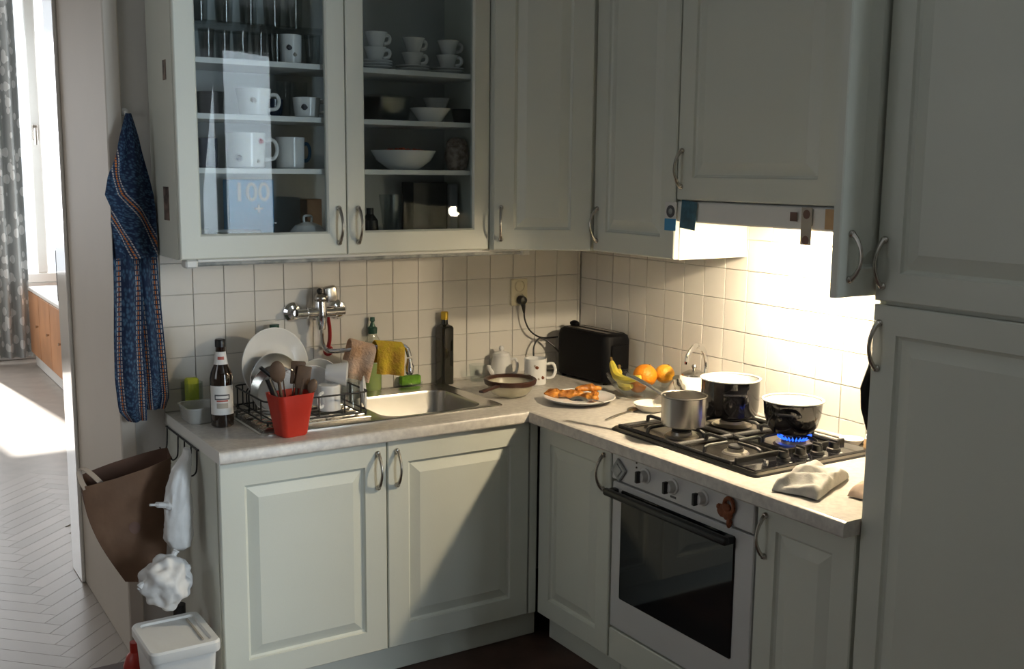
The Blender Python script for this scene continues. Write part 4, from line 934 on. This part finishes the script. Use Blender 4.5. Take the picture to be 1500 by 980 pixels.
# pots
zg = H + GZ + 0.0064
sp_ = thing('saucepan', 'small stainless saucepan with a long handle on the hob', 'saucepan', (-0.418, -1.096, zg))
MB().lathe([(0, 0), (0.060, 0), (0.065, 0.004), (0.066, 0.085), (0.069, 0.088), (0.068, 0.090), (0.0645, 0.087), (0.0635, 0.006), (0.058, 0.003), (0, 0.003)], 48).build('body', 'steel', sp_)
a = R(104)
hp = smooth([(0.064, 0, 0.076), (0.085, 0, 0.082), (0.150, 0, 0.105), (0.215, 0, 0.122)], 6); hp = [Matrix.Rotation(a, 3, 'Z') @ p for p in hp]
MB().tube(hp, [0.007]*4+[0.0085]*11+[0.0095]*4, 10, 0.65).build('handle', 'steel', sp_)
MB().tube([hp[-2], hp[-1]+(hp[-1]-hp[-2])*0.8], 0.0105, 10, 0.65).build('handle_tip', 'black', sp_)
def black_pot(lab, x, y, prof_out, prof_in, rim, hz, ha):
    t = thing('cooking_pot', lab, 'pot', (x, y, zg))
    r, h_ = rim
    outp = prof_out + [(r+0.002, h_-0.002)]
    MB().lathe([(0, 0)] + outp + [(r-0.004, h_-0.003)] + [(max(0, a_-0.003), b_) for a_, b_ in reversed(prof_out)][:-1] + [(0, 0.002)], 48).build('body', 'black_gloss', t)
    b = MB(); n2 = 48; pr = prof_in
    b.rings([[Vector((q*math.cos(2*PI*i/n2), q*math.sin(2*PI*i/n2), z)) for i in range(n2)] for q, z in pr], False, True); b.build('lining', 'enamel_white', t)
    b = MB(); pr = [(r-0.003, h_-0.002), (r+0.003, h_-0.002), (r+0.0035, h_+0.001), (r-0.003, h_+0.001)]
    b.rings([[Vector((q*math.cos(2*PI*i/n2), q*math.sin(2*PI*i/n2), z)) for q, z in pr] for i in range(n2+1)], False, False); b.build('rim', 'enamel_white', t)
    for s in (0, PI):
        a = ha + s; c_, s_ = math.cos(a), math.sin(a); rr = r - 0.004
        pts = smooth([(rr, -0.032, hz), (rr+0.022, -0.026, hz+0.002), (rr+0.026, 0, hz+0.003), (rr+0.022, 0.026, hz+0.002), (rr, 0.032, hz)], 5)
        MB().tube([(p.x*c_-p.y*s_, p.x*s_+p.y*c_, p.z) for p in pts], 0.0055, 8).build('handle', 'black_gloss', t)
black_pot('large black enamel pot with white inside behind the saucepan', -0.200, -1.058, [(0.078, 0.0), (0.084, 0.005), (0.087, 0.03), (0.088, 0.108)], [(0.0845, 0.1095), (0.0835, 0.06), (0.079, 0.012), (0.05, 0.005), (0.005, 0.005)], (0.088, 0.112), 0.075, R(235))
black_pot('bowl-shaped black enamel pot with white inside over the flame', -0.212, -1.322, [(0.045, 0.0), (0.055, 0.004), (0.070, 0.022), (0.079, 0.055), (0.082, 0.090)], [(0.0785, 0.0935), (0.0755, 0.056), (0.067, 0.026), (0.045, 0.008), (0.005, 0.006)], (0.083, 0.096), 0.066, R(215))

# things behind and beside the hob
tag(MB().lathe([(0, 0), (0.020, 0), (0.024, 0.004), (0.035, 0.020), (0.034, 0.021), (0.022, 0.007), (0, 0.005)], 32).build('small_dish', 'white', None, (-0.0455, -1.395, H+0.0003)), 'small white dish between the hob and the tiles', 'dish')
sk_ = thing('salt_shaker', 'small wooden salt shaker with a white top by the tiles', 'shaker', (-0.050, -1.462, H+0.0003))
MB().lathe([(0, 0), (0.016, 0), (0.017, 0.004), (0.014, 0.034), (0, 0.034)], 20).build('body', 'lightwood', sk_)
MB().lathe([(0, 0.0342), (0.013, 0.0342), (0.010, 0.046), (0, 0.048)], 20).build('top', 'white', sk_)
def crumple(name, lab, m, cx, cy, w_, d_, h_, rz, seed, n=44):
    def fn(u, v):
        x, y = (u-0.5), (v-0.5)
        e = max(0.0, 1 - (2*abs(x))**6)*max(0.0, 1 - (2*abs(y))**6)
        q = Vector((x*4.5, y*3.0, seed))
        fold = 1 - abs(2*((x*2.6 + 0.5*noise.noise(q*0.9) + y*0.7) % 1.0) - 1)
        k = 0.50 + 0.42*fold + 0.34*noise.noise(q) + 0.07*noise.noise(q*2.6)
        wob = 0.045*noise.noise(Vector((x*3, y*3, seed+9)))
        z = 0.004 + max(0.0, h_*k)*e**0.4
        xx, yy = (x + wob)*w_, (y + wob*0.9)*d_
        return Vector((xx*math.cos(rz)-yy*math.sin(rz), xx*math.sin(rz)+yy*math.cos(rz), z))
    return tag(MB().grid(fn, n, n).build(name, m, None, (cx, cy, H+0.0006), angle=70, thick=0.0035), lab, 'cloth')
crumple('tea_towel', 'crumpled grey checked tea towel beside the hob', 'cloth', -0.452, -1.616, 0.235, 0.115, 0.042, R(22), 3.3)
crumple('tea_towel', 'crumpled beige cloth against the tall cabinet', 'pinkcloth', -0.345, -1.765, 0.20, 0.115, 0.036, R(12), 8.1)

# ------------------------------------------------------------------ left part of the sink run
gj = thing('sponge_glass', 'glass jar holding a lime yellow sponge behind the tub', 'jar', (-1.550, -0.060, H+0.0003))
MB().lathe([(0, 0), (0.030, 0), (0.033, 0.004), (0.034, 0.100), (0.032, 0.100), (0.031, 0.006), (0, 0.005)], 28).build('jar', 'jarglass', gj)
tag(MB().box(-0.020, 0.020, -0.014, 0.014, 0, 0.108, 0.005).build('sponge', 'lime', None, (-1.550, -0.060, H+0.0065)), 'lime yellow sponge standing in the glass jar', 'sponge')
pt_ = MB().rings([rrect(0.085, 0.105, 0.020, 0), rrect(0.092, 0.112, 0.022, 0.004), rrect(0.104, 0.126, 0.024, 0.046), rrect(0.112, 0.134, 0.026, 0.047), rrect(0.112, 0.134, 0.026, 0.051), rrect(0.098, 0.120, 0.022, 0.050), rrect(0.088, 0.108, 0.020, 0.004)])
tag(pt_.build('plastic_tub', 'frosted', None, (-1.558, -0.168, H+0.0003)), 'translucent plastic tub at the left end of the worktop', 'tub')
bb_ = thing('beer_bottle', 'brown beer bottle with white paper labels on the worktop', 'bottle', (-1.520, -0.272, H+0.0003), R(-15))
MB().lathe([(0, 0.003), (0.028, 0), (0.0335, 0.005), (0.0342, 0.012), (0.0342, 0.148), (0.031, 0.165), (0.020, 0.190), (0.0155, 0.205), (0.0138, 0.240), (0.0145, 0.242), (0.0145, 0.247), (0, 0.247)], 40).build('glass_body', 'beer', bb_)
MB().lathe([(0, 0.246), (0.0155, 0.242), (0.0155, 0.262), (0.013, 0.265), (0, 0.265)], 24).build('cap', 'black', bb_)
def patch(r, a0, a1, z0, z1, name, m, parent, r1=None):
    r1 = r1 or r
    def fn(u, v): a = a0 + (a1-a0)*u; q = r + (r1-r)*v; return Vector((q*math.cos(a), q*math.sin(a), z0 + (z1-z0)*v))
    return MB().grid(fn, 20, 2).build(name, m, parent)
lb = patch(0.0346, R(-160), R(-20), 0.040, 0.128, 'label', 'label', bb_)
patch(0.0350, R(-128), R(-52), 0.086, 0.102, 'label_band', 'label_dark', lb); patch(0.0350, R(-118), R(-62), 0.080, 0.085, 'label_line', 'label_red', lb); patch(0.0350, R(-118), R(-62), 0.060, 0.076, 'label_crest', 'card', lb)
patch(0.0353, R(-122), R(-58), 0.090, 0.098, 'label_lettering', 'label', lb)
nl = patch(0.0210, R(-175), R(-5), 0.190, 0.228, 'neck_label', 'label', bb_, 0.0152); patch(0.0190, R(-120), R(-60), 0.205, 0.214, 'neck_band', 'label_red', nl, 0.0180)

# dish rack
dr = thing('dish_rack', 'dark wire dish rack on the drainboard', 'dish rack', (-1.262, -0.250, H+0.0098))
m = MB()
def wire(p, r=0.0022): m.tube(p, r, 6)
RX, RY = 0.168, 0.150
for z in (0.012, 0.075):
    l = rrect(2*RX, 2*RY, 0.03, z, 0, 0, 4); wire(l + [l[0]], 0.0028)
for x in (-RX+0.03, -RX/2, 0, RX/2, RX-0.03):
    for s in (-1, 1): wire([(x, s*RY, 0.012), (x, s*RY, 0.075)])
    wire([(x, -RY, 0.012), (x, RY, 0.012)])
for y in (-RY+0.04, 0, RY-0.04):
    for s in (-1, 1): wire([(s*RX, y, 0.012), (s*RX, y, 0.075)])
for sx in (-1, 1):
    for sy in (-1, 1): wire([(sx*(RX-0.01), sy*(RY-0.012), 0.012), (sx*(RX-0.01), sy*(RY-0.012), 0.0)], 0.004)
m.build('wire_frame', 'iron', dr)
for y in (0.118, 0.095, 0.055, 0.030):
    m = MB()
    wire(smooth([(-0.135, y, 0.012), (-0.135, y, 0.060), (-0.120, y, 0.068), (-0.105, y, 0.060), (-0.105, y, 0.012)], 4)); wire(smooth([(-0.02, y, 0.012), (-0.02, y, 0.060), (-0.005, y, 0.068), (0.01, y, 0.060), (0.01, y, 0.012)], 4)); m.build('divider', 'iron', dr)
zr = H + 0.0098 + 0.0145
def upright(name, lab, prof_, mt, x, y, zc, tilt, yaw, cat):
    """a round thing standing on its edge, its front looking at the room"""
    t = MB().lathe(prof_, 56).xf(Matrix.Translation((0, 0, 0)) @ Matrix.Rotation(yaw, 4, 'Z') @ Matrix.Rotation(PI/2 - tilt, 4, 'X'))
    return tag(t.build(name, mt, None, (x, y, zc)), lab, cat)
upright('dinner_plate', 'large white plate standing upright at the back of the rack', plate_prof(0.122, 0.020), 'white', -1.308, -0.125, zr+0.118, R(9), R(12), 'plate')
tag(MB().lathe([(0, 0), (0.026, 0), (0.028, 0.005), (0.028, 0.150), (0.013, 0.185), (0.013, 0.235), (0.016, 0.236), (0.016, 0.262), (0, 0.263)], 24).build('green_bottle', 'green_cap', None, (-1.268, -0.040, H+0.0003)), 'dark green bottle hidden behind the large upright plate', 'bottle')
pl = thing('pot_lid', 'steel pot lid standing upright before the large plate', 'lid', (-1.322, -0.190, zr+0.080))
Rm = Matrix.Rotation(R(10), 4, 'Z') @ Matrix.Rotation(PI/2-R(10), 4, 'X')
MB().lathe([(0, 0.018), (0.040, 0.016), (0.078, 0.006), (0.084, 0.0), (0.088, 0.0), (0.088, 0.004), (0.082, 0.008), (0.042, 0.020), (0, 0.022)], 48).xf(Rm).build('disc', 'steel', pl)
MB().tube([(0.086*math.cos(2*PI*i/48), 0.086*math.sin(2*PI*i/48), 0.002) for i in range(49)], 0.0035, 8).xf(Rm).build('rim', 'chrome', pl)
# pan lying on its side at the left of the rack
pn = thing('small_pan', 'steel pan with black handle leaning in the rack', 'pan', (-1.356, -0.290, zr+0.072))
Rm = Matrix.Rotation(R(-42), 4, 'Z') @ Matrix.Rotation(R(62), 4, 'X')
MB().lathe([(0, 0), (0.058, 0), (0.066, 0.008), (0.071, 0.050), (0.073, 0.052), (0.071, 0.053), (0.064, 0.012), (0, 0.004)], 44).xf(Rm @ Matrix.Translation((0, 0, -0.025))).build('body', 'steel', pn)
MB().tube(smooth([(-0.030, -0.070, 0.050), (-0.045, -0.078, 0.062), (-0.075, -0.075, 0.090), (-0.020, -0.085, 0.030)][:3], 5), 0.009, 10, 0.6).build('handle', 'black', pn)
# red utensil cup and the spoons
UXc, UYc = -1.382, -0.478
uc = MB().rings([rrect(0.074, 0.062, 0.014, 0), rrect(0.082, 0.068, 0.016, 0.005), rrect(0.122, 0.092, 0.018, 0.124), rrect(0.125, 0.095, 0.019, 0.126), rrect(0.118, 0.088, 0.017, 0.125), rrect(0.076, 0.062, 0.014, 0.008)])
tag(uc.build('utensil_cup', 'red', None, (UXc, UYc, H+0.0003), (0, 0, R(10))), 'red plastic utensil cup in front of the dish rack', 'cup')
def spoon(lab, x0, y0, x1, y1, z1, kind, m='wood'):
    t = thing('cooking_spoon', lab, 'spoon', (x0, y0, H+0.012))
    p0 = Vector((0, 0, 0)); p1 = Vector((x1-x0, y1-y0, z1-H-0.012)); d = (p1-p0).normalized()
    MB().tube([p0, p0.lerp(p1, 0.5), p0.lerp(p1, 0.86)], [0.0045, 0.005, 0.0055], 8).build('stem', m, t)
    yv = Vector((-0.3, -1, 0.15)); yv = (yv - d*yv.dot(d)).normalized(); xv = yv.cross(d)
    q = Matrix((xv, yv, d)).transposed()
    e = p0.lerp(p1, 0.88)
    if kind == 'round': MB().ball(e, 0.023, 0.008, 0.033, 0.05, 4, 18, q).build('head', m, t)
    elif kind == 'flat': MB().box(e.x-0.021, e.x+0.021, e.y-0.004, e.y+0.004, e.z-0.034, e.z+0.034, 0.0038, 2, q).build('head', m, t)
    else: MB().ball(e, 0.014, 0.007, 0.022, 0.05, 4, 16, q).build('head', m, t)
spoon('round dark wooden spoon in the red cup', UXc-0.012, UYc+0.006, UXc-0.036, UYc+0.010, H+0.212, 'round')
spoon('flat wooden spatula standing tall in the red cup', UXc+0.012, UYc+0.008, UXc+0.036, UYc+0.024, H+0.200, 'flat')
spoon('wooden spatula leaning right in the red cup', UXc+0.010, UYc-0.006, UXc+0.048, UYc+0.008, H+0.186, 'flat')
spoon('small wooden spoon at the right of the red cup', UXc+0.024, UYc-0.018, UXc+0.066, UYc-0.020, H+0.160, 'small')
wk = thing('whisk', 'black-handled steel whisk in the red cup', 'whisk', (UXc-0.020, UYc-0.004, H+0.012))
MB().tube([(0, 0, 0), (-0.020, 0.004, 0.09), (-0.044, 0.008, 0.160)], [0.007, 0.009, 0.010], 10).build('handle', 'black', wk)
tg = thing('tongs', 'bent steel wire tongs in the red cup', 'tongs', (UXc+0.002, UYc+0.020, H+0.012))
MB().tube(smooth([(-0.004, 0, 0), (-0.010, 0, 0.10), (-0.014, 0.002, 0.165), (0.006, 0.002, 0.178), (0.020, 0.002, 0.160), (0.012, 0, 0.10), (0.004, 0, 0.0)]), 0.0026, 8).build('wire', 'handle', tg)
# bowls, cups and glasses at the right of the rack
def tumbled(name, lab, x, y, z, r, h_, rot, m, taper=0.7, cat='cup', hand=False, flare=0.003):
    t = thing(name, lab, cat, (x, y, z))
    Rm = Euler(rot).to_matrix().to_4x4()
    mug_geo(MB(), r, h_, taper, flare=flare, z=-h_/2).xf(Rm).build('cup', m, t)
    if hand: ear(MB(), r*(taper*0.5+0.5), h_*0.25-h_/2, h_*0.78-h_/2, 0.024, 0.0045, hand).xf(Rm).build('handle', m, t)
tumbled('cereal_bowl', 'grey-white bowl leaning behind the upturned mugs', -1.222, -0.250, zr+0.062, 0.062, 0.050, (R(70), 0, R(-15)), 'white', 0.5, 'bowl')
tumbled('cereal_bowl', 'white bowl tilted behind the grey-white bowl', -1.172, -0.180, zr+0.068, 0.064, 0.048, (R(75), 0, R(-20)), 'white', 0.5, 'bowl')
tumbled('coffee_cup', 'white cup lying on its side on top of the mugs', -1.162, -0.300, zr+0.108, 0.036, 0.066, (R(95), 0, R(62)), 'white', 0.72)
tumbled('mug', 'white mug turned upside down in the rack', -1.197, -0.322, zr+0.040, 0.036, 0.078, (PI, 0, 0), 'white', 0.95, 'mug', R(145), 0.0)
tumbled('drinking_glass', 'clear glass turned upside down beside the white mug', -1.125, -0.318, zr+0.042, 0.032, 0.082, (PI, 0, 0), 'glass', 0.82, 'glass')
upright('saucer', 'small white saucer standing on edge at the rack end', plate_prof(0.052, 0.012), 'white', -1.100, -0.345, zr+0.048, R(4), R(62), 'saucer')
tumbled('drinking_glass', 'clear glass turned upside down beside the sink basin', -1.098, -0.262, zr+0.046, 0.033, 0.090, (PI, 0, 0), 'glass', 0.85, 'glass')

# ------------------------------------------------------------------ left: hooks, bags, bin, towel
hr = thing('hook_rail', 'thin wire hook rail on the side of the sink cabinet', 'hook rail', (XL-0.0015, -0.20, 0.76))
m = MB(); wire([(-0.004, 0.165, 0.004), (-0.004, -0.180, 0.004)], 0.003)
for y in (0.160, -0.175): wire([(-0.004, y, 0.004), (0.0, y, 0.004)], 0.003)
m.build('rail', 'iron', hr)
for y in (0.155, 0.03, -0.04, -0.11, -0.17):
    m = MB(); wire(smooth([(-0.004, y, 0.004), (-0.006, y, -0.045), (-0.010, y, -0.064), (-0.024, y-0.006, -0.070), (-0.032, y-0.012, -0.056)], 5), 0.0024); m.build('hook', 'iron', hr)
# brown paper bag
pb_ = thing('paper_bag', 'brown paper carrier bag hanging open from the hook rail', 'bag', (-1.81, -0.275, 0.36))
def bagface(u, v, yo):
    # outline of the slanting bag, u left to right, v bottom to top
    tl, tr = Vector((-0.122, 0, 0.320)), Vector((0.128, 0, 0.372)); bl, br = Vector((-0.012, 0, 0.012)), Vector((0.100, 0, -0.010))
    l = bl.lerp(tl, v) + Vector((-0.026*math.sin(PI*v), 0, 0.010*math.sin(PI*v))); r = br.lerp(tr, v)
    p = l.lerp(r, u); th = 0.006 + 0.040*v
    p.y = yo*th*(0.4+0.6*math.sin(PI*u)**0.5) + 0.006*noise.noise(Vector((u*4, v*5, yo)))*(1 if yo < 0 else 0.5)
    return p
MB().grid(lambda u, v: bagface(u, v, -1), 16, 16).build('front_panel', 'paper', pb_, thick=0.0012)
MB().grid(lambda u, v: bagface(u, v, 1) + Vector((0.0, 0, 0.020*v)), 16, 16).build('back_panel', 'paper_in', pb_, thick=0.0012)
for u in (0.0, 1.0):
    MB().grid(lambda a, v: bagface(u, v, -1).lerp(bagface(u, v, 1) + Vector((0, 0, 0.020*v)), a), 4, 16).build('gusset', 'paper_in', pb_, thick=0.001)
MB().grid(lambda a, b2: Vector((-0.120 + 0.016*a - 0.034*math.sin(PI*b2)**0.6 + 0.05*b2, -0.030 + 0.012*a, 0.312 + 0.062*math.sin(PI*b2)**0.7)), 3, 14).build('handle', 'strap', pb_, thick=0.002)
MB().tube(smooth([(0.128, 0.03, 0.372), (0.140, 0.06, 0.345), (0.152, 0.085, 0.325)]), 0.003, 6).build('strap', 'strap', pb_)
MB().grid(lambda a_, r_: bagface(0.52 + 0.075*r_*math.cos(2*PI*a_), 0.50 + 0.055*r_*math.sin(2*PI*a_), -1) + Vector((0, -0.0016, 0)), 20, 3).build('printed_mark', 'browndot', pb_)
# white plastic bags
def crinkled(name, lab, loc, rings_, seed):
    m_ = MB(); n = 40; rs = []
    for a_, b_ in zip(rings_[:-1], rings_[1:]):
        for k in range(6): rs.append([p + (q - p)*k/6 for p, q in zip(a_, b_)])
    rs.append(list(rings_[-1])); loops = []
    for z, cx, cy, rx, ry in rs:
        l = []
        for i in range(n):
            c_, s_ = math.cos(2*PI*i/n), math.sin(2*PI*i/n)
            k = 1 + 0.20*noise.noise(Vector((c_*2.4, s_*2.4, z*14+seed))) + 0.10*noise.noise(Vector((c_*5, s_*5, z*60+seed)))
            l.append(Vector((cx + rx*c_*k, cy + ry*s_*k, z)))
        loops.append(l)
    m_.rings(loops)
    return tag(m_.build(name, 'bagwhite', None, loc, angle=60), lab, 'bag')
crinkled('plastic_bag', 'long white plastic bag hanging from the hooks', (-1.694, -0.400, 0.485),
         [(0.0, 0.004, 0, 0.010, 0.012), (0.010, 0.002, 0, 0.028, 0.026), (0.04, -0.004, 0, 0.040, 0.034), (0.11, -0.002, 0, 0.041, 0.034), (0.19, 0.004, 0.004, 0.034, 0.030), (0.235, 0.016, 0.012, 0.026, 0.026), (0.265, 0.040, 0.040, 0.012, 0.030), (0.280, 0.044, 0.050, 0.008, 0.024)], 2.0)
MB().tube(smooth([(-0.030, -0.01, 0.138), (-0.052, -0.016, 0.146), (-0.084, -0.02, 0.152)]), [0.020]*4+[0.014]*5+[0.006]*4, 8, 0.6).build('corner', 'bagwhite', bpy.data.objects['plastic_bag'])
cb = thing('knotted_bag', 'round knotted white plastic bag above the bin', 'bag', (-1.752, -0.462, 0.350))
mm = MB(); mm.ball((0, 0, 0.072), 0.068, 0.066, 0.072, 0.26, 14, 64, None, 3.0); mm.build('bundle', 'bagwhite', cb, angle=60)
MB().tube(smooth([(0.02, 0.01, 0.130), (0.028, 0.014, 0.142), (0.036, 0.016, 0.152)]), [0.014]*5+[0.008]*5+[0.010]*3, 8).build('knot', 'bagwhite', cb)
MB().tube(smooth([(-0.05, -0.01, 0.075), (-0.068, -0.015, 0.080), (-0.080, -0.015, 0.070)]), [0.014]*5+[0.010]*5+[0.004]*3, 8).build('ear', 'bagwhite', cb)
# bin
bn = thing('waste_bin', 'white plastic bin with a square lid beside the cabinet', 'bin', (-1.752, -0.540, 0.0005), R(0))
MB().rings([rrect(0.140, 0.170, 0.020, 0), rrect(0.144, 0.174, 0.022, 0.004), rrect(0.172, 0.212, 0.022, 0.270), rrect(0.166, 0.206, 0.020, 0.270), rrect(0.138, 0.168, 0.020, 0.008)]).build('body', 'white_pl', bn)
ld_ = MB().rings([rrect(0.186, 0.228, 0.020, 0.270), rrect(0.190, 0.232, 0.022, 0.274), rrect(0.190, 0.232, 0.022, 0.296), rrect(0.182, 0.224, 0.020, 0.302), rrect(0.150, 0.190, 0.014, 0.302), rrect(0.144, 0.184, 0.012, 0.296)], True, True).build('lid', 'white_pl', bn)
MB().box(0.050, 0.056, -0.080, 0.080, 0.2960, 0.3005, 0.001).build('lid_groove', 'card', ld_)
rdb = thing('red_bottle', 'red bottle with a black cap standing behind the bin', 'bottle', (-1.690, -0.350, 0.0003))
MB().lathe([(0, 0), (0.034, 0), (0.036, 0.005), (0.036, 0.22), (0.02, 0.25), (0.016, 0.26), (0, 0.26)], 24).build('body', 'red_bottle', rdb)
MB().lathe([(0, 0.26), (0.018, 0.26), (0.018, 0.30), (0, 0.30)], 18).build('cap', 'black', rdb)
tag(MB().lathe([(0, 0), (0.030, 0), (0.034, 0.008), (0.034, 0.16), (0.024, 0.19), (0.014, 0.20), (0.014, 0.23), (0, 0.23)], 24).build('red_canister', 'red_bottle', None, (-1.828, -0.385, 0.0003)), 'red canister standing on the floor left of the bin', 'bottle')
# tea towel on a hook
hk = thing('towel_hook', 'small white hook on the wall above the blue towel', 'hook', (-1.706, -0.0005, 1.735))
MB().lathe([(0, 0), (0.012, 0), (0.011, 0.006), (0, 0.007)], 16, mtx=Matrix.Rotation(PI/2, 4, 'X')).build('base', 'white_pl', hk)
MB().tube(smooth([(0, -0.005, 0), (0, -0.018, -0.010), (0, -0.026, -0.012), (0, -0.028, 0.002)]), 0.0035, 8).build('prong', 'white_pl', hk)
tw = thing('tea_towel', 'blue patterned tea towel with orange stripes hanging on the wall', 'towel', (-1.706, -0.03, 0.79))
# rows: z, left x, right x, y offset (world)
rowsA = [(1.728, -1.712, -1.700), (1.66, -1.734, -1.680), (1.60, -1.750, -1.668), (1.545, -1.776, -1.655), (1.49, -1.788, -1.644), (1.445, -1.770, -1.640), (1.41, -1.776, -1.640), (1.36, -1.768, -1.640), (1.30, -1.765, -1.642)]
def lerp_rows(rows, v):
    k = v*(len(rows)-1); i = min(int(k), len(rows)-2); t = k-i
    return [a + (b_-a)*t for a, b_ in zip(rows[i], rows[i+1])]
def towel_fn(rows, y0, seed, amp):
    def fn(u, v):
        z, l, r = lerp_rows(rows, v); x = l + (r-l)*u
        y = y0 - amp*min(1.0, v*4)*(0.5+0.5*math.sin(u*11 + seed + v*2.0)) - 0.010*math.sin(PI*u)
        return Vector((x+1.706, y+0.03, z-0.79))
    return fn
MB().grid(towel_fn(rowsA, -0.052, 0.4, 0.022), 22, 26, True, (1.5, 1.22)).build('upper_fold', 'towel', tw, thick=0.003)
rowsB = [(1.47, -1.765, -1.700), (1.36, -1.768, -1.690), (1.20, -1.772, -1.685), (1.05, -1.778, -1.690), (0.93, -1.780, -1.688), (0.83, -1.772, -1.690), (0.795, -1.745, -1.693)]
MB().grid(towel_fn(rowsB, -0.040, 1.4, 0.018), 16, 26, True).build('left_tail', 'towel', tw, thick=0.003)
rowsC = [(1.47, -1.705, -1.642), (1.36, -1.706, -1.640), (1.20, -1.702, -1.636), (1.05, -1.694, -1.628), (0.93, -1.690, -1.622), (0.86, -1.690, -1.620), (0.825, -1.684, -1.632)]
MB().grid(towel_fn(rowsC, -0.034, 2.6, 0.014), 16, 26, True).build('right_tail', 'towel', tw, thick=0.003)

# ------------------------------------------------------------------ next room
sd = thing('sideboard', 'low wooden sideboard with two doors in the next room', 'sideboard', (-1.20, 4.35, 0))
MB().box(0.02, 0.46, 0, 1.44, 0.10, 0.60, 0.004).build('carcass', 'orangewood', sd)
MB().box(0.0, 0.47, -0.01, 1.45, 0.60, 0.625, 0.003).build('top', 'white_wood', sd)
MB().box(0.03, 0.45, 0.02, 1.42, 0.0, 0.10).build('plinth', 'white_wood', sd)
for y0 in (0.005, 0.485, 0.965):
    d = MB().box(0.0, 0.02, y0, y0+0.470, 0.105, 0.595, 0.003).build('door', 'orangewood', sd)
    MB().tube([(0.0, y0+0.05, 0.36), (-0.02, y0+0.05, 0.36)], [0.006, 0.011], 10).build('knob', 'handle', d)
pc = thing('picture_frame', 'light blue picture in a dark frame on the sideboard', 'picture', (-1.03, 4.75, 0.626), R(25))
MB().box(-0.14, 0.14, -0.012, 0.012, 0.0, 0.36, 0.004).build('frame', 'dark', pc)
MB().box(-0.125, 0.125, -0.0145, -0.0125, 0.018, 0.342).build('print', 'sky_card', pc)
def curt(u, v):
    return Vector((-1.60 + 0.42*u + 0.0*v, 5.88 + 0.045*math.sin(u*PI*9) + 0.01*math.sin(v*7+u*5), 0.05 + 2.85*v))
tag(MB().grid(curt, 80, 12).build('curtain', 'curtain', None, thick=0.004, angle=60), 'grey leaf-print curtain beside the bright window', 'curtain')
cr = thing('curtain_rail', 'thin white curtain rail above the next room window', 'curtain rail', (-1.5, 5.90, 2.92))
MB().tube([(-1.1, 0, 0), (0.9, 0, 0)], 0.012, 10).build('rod', 'white_wood', cr)
for x in (-1.0, 0.8): MB().box(x-0.01, x+0.01, 0, 0.20, -0.01, 0.01, 0.002).build('bracket', 'white_wood', cr)
